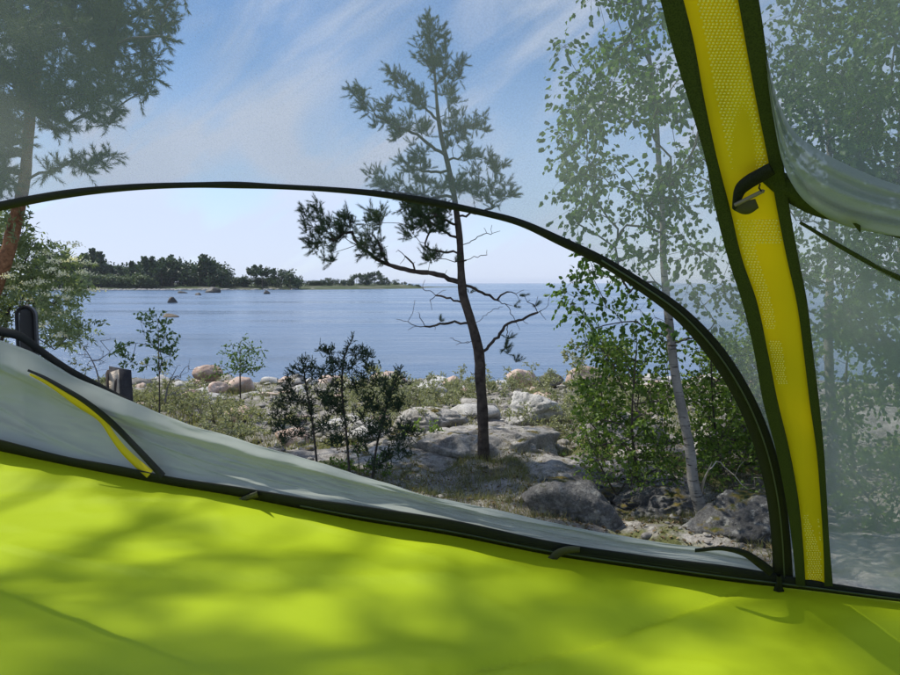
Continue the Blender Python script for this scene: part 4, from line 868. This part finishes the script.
# zip arc
ARC = [(-520, 374, 10), (-330, 301, 10), (-160, 246, 10), (-60, 221, 10), (0, 206, 9), (60, 194.5, 8), (130, 187, 6), (200, 184.5, 5), (235, 184.5, 6), (275, 186, 4.5), (330, 189, 4.5), (380, 193.5, 5.5), (430, 201.5, 6.5), (480, 211.5, 5.5), (520, 222, 6), (560, 240, 8), (600, 259, 9), (640, 284, 11), (680, 313, 14), (712, 347, 17), (742, 393, 18), (763, 442, 19), (775, 490, 19), (781, 540, 19), (783, 578, 20)]
tpart(ribbon(ARC, .004, .004, 260), 'door_zip', M_black)
tpart(ribbon([(a + 1.5, b + 1, 1.3) for a, b, c in ARC[16:]], .0105, .0015, 150), 'zip_coil', M_coil)
tpart(ribbon([(742, 385, 2), (762, 425, 4), (777, 480, 6), (787, 540, 7), (790, 580, 8)], .001, .002, 40), 'net_hem', M_cloth2)
# bottom seam band
SEAM = [(-120, 418, 11), (0, 445, 11), (62, 459.5, 8), (125, 471.5, 9), (165, 479.5, 8), (240, 491.5, 9), (300, 502.5, 11), (350, 511, 14), (450, 527, 15), (550, 547.5, 13), (650, 562.5, 13), (740, 574.5, 14), (800, 583, 10), (900, 597, 7), (1040, 613, 7)]
tpart(ribbon(SEAM, .008, .006, 260), 'seam_binding', M_black)
tpart(ribbon([(a, b + c * .30, 1.5) for a, b, c in SEAM[6:]], .016, .001, 160), 'seam_piping', M_coil)
# zip teeth
def teeth(pts, n, sz, off):
    q = smoothpath(pts, n); g = Geo()
    for a in q: c = pl(a[0], a[1], off); slab(g, c, sz, sz, sz * .7)
    return g
o = tpart(teeth([(300, 506), (400, 523), (500, 541), (560, 551), (640, 562), (720, 573)], 230, .0016, .018), 'zip_teeth', M_coil, smooth=False); o['kind'] = 'stuff'
o = tpart(teeth([(795, 586), (850, 593), (910, 600)], 50, .0014, .014), 'zip_teeth', M_coil, smooth=False); o['kind'] = 'stuff'
# folded door: cloth collapsed on the seam, bulging ridge, hanging over outside
TOP = [(-110, 300), (0, 340), (33, 353), (67, 373), (97, 387), (133, 403), (187, 423), (250, 443), (350, 472), (450, 501), (550, 522), (650, 541), (725, 551), (760, 560), (774, 572)]
BOT = [(-110, 420), (0, 442), (33, 451), (67, 458), (97, 464), (133, 471), (187, 481), (250, 491), (350, 506), (450, 522), (550, 543), (650, 558), (725, 568), (760, 574), (774, 577)]
FOLDS = [(.05, .97, .66, .05, .05, .03), (.22, .86, .60, .25, .035, .02), (.40, .80, .92, .10, .05, .03), (.55, .66, .97, .45, .03, .02), (.62, .95, .90, .6, .03, .02), (.02, .55, .30, .02, .03, .03), (.0, .30, .22, .12, .025, .025), (.30, .45, .5, .03, .03, .02), (.7, .35, .96, .15, .04, .03)]
q = smoothpath([(*a, *b) for a, b in zip(TOP, BOT)], 300); V = []
for i, (tx, ty, bx, by) in enumerate(q):
    Bp = pl(bx, by, .004); Tp = pl(tx, ty, 0); hgt = np.linalg.norm(pl(bx, by) - at(tx, ty, pl(bx, by)[1])); Tp = at(tx, ty, Bp[1] + .10 * hgt + .01); row = []; u = i / 299
    hz = max(.02, hgt)
    for s in np.linspace(0, 1, 90):
        p = Bp * (1 - s) + Tp * s; b = hz * .22 * math.exp(-((s - .82) / .13) ** 2) - hz * .06 * math.sin(s * math.pi)
        b += hz * .05 * math.exp(-((s - (.35 + .25 * math.sin(u * 9))) / .07) ** 2) * (.4 + .6 * math.sin(u * 14 + 1))
        for (ua, sa_, ub, sb, am, wd_) in FOLDS:
            if ua < u < ub: q2 = (u - ua) / (ub - ua); b += hz * am * math.sin(q2 * math.pi) ** .7 * math.exp(-((s - sa_ - (sb - sa_) * q2 ** .8) / wd_) ** 2)
        p = p + np.array((0, -1, 0)) * b
        row.append(p)
    for a in np.linspace(.15, 1, 14):      # over the ridge and down outside
        rr = hz * .09; p = Tp + np.array((0, rr * (1 - math.cos(a * math.pi)) * 1.2, rr * math.sin(a * math.pi) * .10 - rr * 2.2 * a * a)); row.append(p)
    V.append(row)
V = np.array(V); uu = np.linspace(0, 1, 300)[:, None]; sn = np.linspace(0, 1, V.shape[1])[None]
V[..., 1] += (.016 * fbm(np.stack((uu * 14 - sn * 3, sn * 5 + uu * 6, uu * 0 + sn * 0), -1), 3)) * np.clip((1 - uu) * 3, .15, 1) * np.clip(sn * 6, 0, 1)
g = Geo(); P, f = grid(V); g.add(P, f); tpart(g, 'folded_door', M_cloth, 'unzipped grey-green door collapsed along the seam')
def dd(x, y, o):
    by = interp([b[0] for b in BOT], [b[1] for b in BOT], x); ty = interp([b[0] for b in TOP], [b[1] for b in TOP], x); Bp = pl(x, by, .004); hz = np.linalg.norm(Bp - at(x, ty, Bp[1])); q_ = np.clip((by - y) / (by - ty), 0, 1)
    return at(x, y, Bp[1] + q_ * (.1 * hz + .01) - hz * .26 * math.exp(-((q_ - .80) / .18) ** 2) - .01 - hz * .05 * math.exp(-((q_ - .4) / .3) ** 2) - o)
tpart(ribbon([(30, 374, 2), (44, 381, 3), (57, 389, 4), (76, 402, 6), (103, 421, 6), (113, 436, 6), (122, 448, 7), (136, 462, 8), (150, 474, 9)], .02, .003, 60, dd), 'door_strap', M_yel, 'thin yellow strap sewn on the collapsed door')
tpart(ribbon([(28, 370, 2), (44, 377, 3), (60, 386, 4), (85, 401, 5), (110, 421, 6), (135, 446, 6), (163, 476, 7)], .024, .003, 60, dd), 'door_strap_binding', M_black)
tpart(ribbon([(-110, 296, 10), (0, 331, 9), (20, 336, 8), (40, 350, 7), (67, 370, 9), (97, 386, 8), (128, 400, 3)], 0, .004, 60, lambda x, y, o: at(x, y, 3.05 - x * .002)), 'door_zip_edge', M_black)
tpart(ribbon([(695, 550, 3), (725, 548, 4), (745, 553, 6), (760, 563, 8), (772, 572, 8)], .01, .004, 40), 'door_corner_zip', M_black)
# toggles and pulls
tpart(ribbon([(235, 503, 4), (246, 498, 5), (258, 494, 6)], .022, .003, 12), 'toggle_tab', M_tab)
tpart(ribbon([(551, 560, 8), (557, 554, 8), (566, 550, 7), (580, 549, 5)], .024, .003, 16), 'toggle_tab', M_tab)
tpart(ribbon([(779, 574, 5), (779, 584, 6), (778.5, 589, 10), (779, 594, 12), (779, 597, 7)], .022, .006, 20), 'zip_pull', M_black)
tpart(ribbon([(772, 168, 12), (760, 175, 13), (748, 182, 13), (741, 188, 12), (737, 198, 9), (734, 208, 4)], .026, .003, 24), 'toggle_loop', M_black)
tpart(ribbon([(735, 205, 9), (746, 207, 13), (757, 203, 9)], .024, .003, 14), 'toggle_loop', M_tab)
g = Geo(); tube(g, [pl(735, 205, .034), pl(763, 191, .034)], [.0025, .0025], 8); tpart(g, 'toggle_bar', mat('tan_toggle', (.16, .14, .11), .5))
g = Geo(); tube(g, [pl(760, 184, .034), pl(759, 188, .038), pl(762, 192, .034)], [.001] * 3, 6); tpart(g, 'toggle_cord', M_black)
# lime floor
sx = smoothpath([(a, b + c * .45) for a, b, c in SEAM], 220); sw = np.array([pl(x, y, .004) for x, y in sx])
e0 = sw[0] + (sw[0] - sw[12]) * 1.0; e1 = sw[-1] + (sw[-1] - sw[-12]) * 1.5; sw = np.vstack((e0[None], sw, e1[None]))
nv = 150; V = np.zeros((len(sw), nv, 3)); tv = np.linspace(0, 1, nv) ** 1.25
for j, t in enumerate(tv):
    V[:, j] = sw + np.array((0, -3.4, 0)) * t; V[:, j, 2] = sw[:, 2] * (1 - min(1, t * 3)) + 2.44 * min(1, t * 3) - .05 * math.sin(min(1, t * 3) * math.pi)
x, y = V[..., 0], V[..., 1]; e = np.clip(tv * 25, 0, 1)[None]
def crease(pts, amp, wd):
    """a soft step along a line given in picture points on the floor level"""
    w_ = np.array([at_floor(a, b) for a, b in pts]); h = np.zeros_like(x)
    for a, b in zip(w_[:-1], w_[1:]):
        d = b - a; L = np.linalg.norm(d); d = d / L; s = (x - a[0]) * d[0] + (y - a[1]) * d[1]; n_ = -(x - a[0]) * d[1] + (y - a[1]) * d[0]
        inside = np.clip(s / .04 + 1, 0, 1) * np.clip((L - s) / .04 + 1, 0, 1); h = np.maximum(h, inside * np.exp(-np.abs(n_) / wd) * (.55 + .45 * np.tanh(n_ / (wd * .25))))
    return h * amp
def at_floor(px, py, z=2.43): d = ray(px, py); return (CAM + d * ((z - CZ) / d[2]))[:2]
V[..., 2] += e * (.012 * fbm(np.stack((x * 1.6 + y * .6, y * 3.2, 0 * x), -1), 3) + .005 * fbm(np.stack((x * 2 + y * 2, y * 11 - x * 2, 0 * x + 3), -1), 3) + .0035 * (1 - np.abs(fbm(np.stack((x * 2.2 - y * 3, y * 6 + x * 3.5, 0 * x + 7), -1), 2))) ** 4
   + crease([(0, 533), (75, 545), (150, 558), (300, 561), (450, 566)], .016, .05) - crease([(450, 652), (540, 627), (640, 603), (735, 586)], .03, .035) + crease([(330, 672), (420, 655), (560, 645)], .012, .05) - crease([(540, 646), (720, 654), (900, 652)], .006, .02) + crease([(130, 492), (250, 498), (330, 520), (520, 556)], .010, .04))
g = Geo(); P, f = grid(V); g.add(P, f); tpart(g, 'tent_floor', M_lime, 'lime green nylon floor with soft creases')
tent.location = (0, 0, 0); tent.location = (.0, 1.2, 2.45); rebase(tent)

g = Geo(); hx0, hx1, hy0, hy1, hz0, hz1 = -9600., 9600., -60., 9600., -14., 34.
v = [(x, y, z) for x in (hx0, hx1) for y in (hy0, hy1) for z in (hz0, hz1)]
g.add(v, [(0, 1, 3, 2), (4, 6, 7, 5), (0, 4, 5, 1), (2, 3, 7, 6), (0, 2, 6, 4), (1, 5, 7, 3)])
m = bpy.data.materials.new('haze_air'); m.use_nodes = True; m.node_tree.nodes.clear()
o = N(m.node_tree, 'ShaderNodeOutputMaterial'); pv = N(m.node_tree, 'ShaderNodeVolumePrincipled'); pv.inputs['Density'].default_value = .00010; pv.inputs['Color'].default_value = (.80, .88, 1, 1); pv.inputs['Anisotropy'].default_value = .2
m.node_tree.links.new(pv.outputs[0], o.inputs['Volume'])
tag(g.build('haze', m, smooth=False), 'thin bluish air over the water', 'haze', kind='stuff')
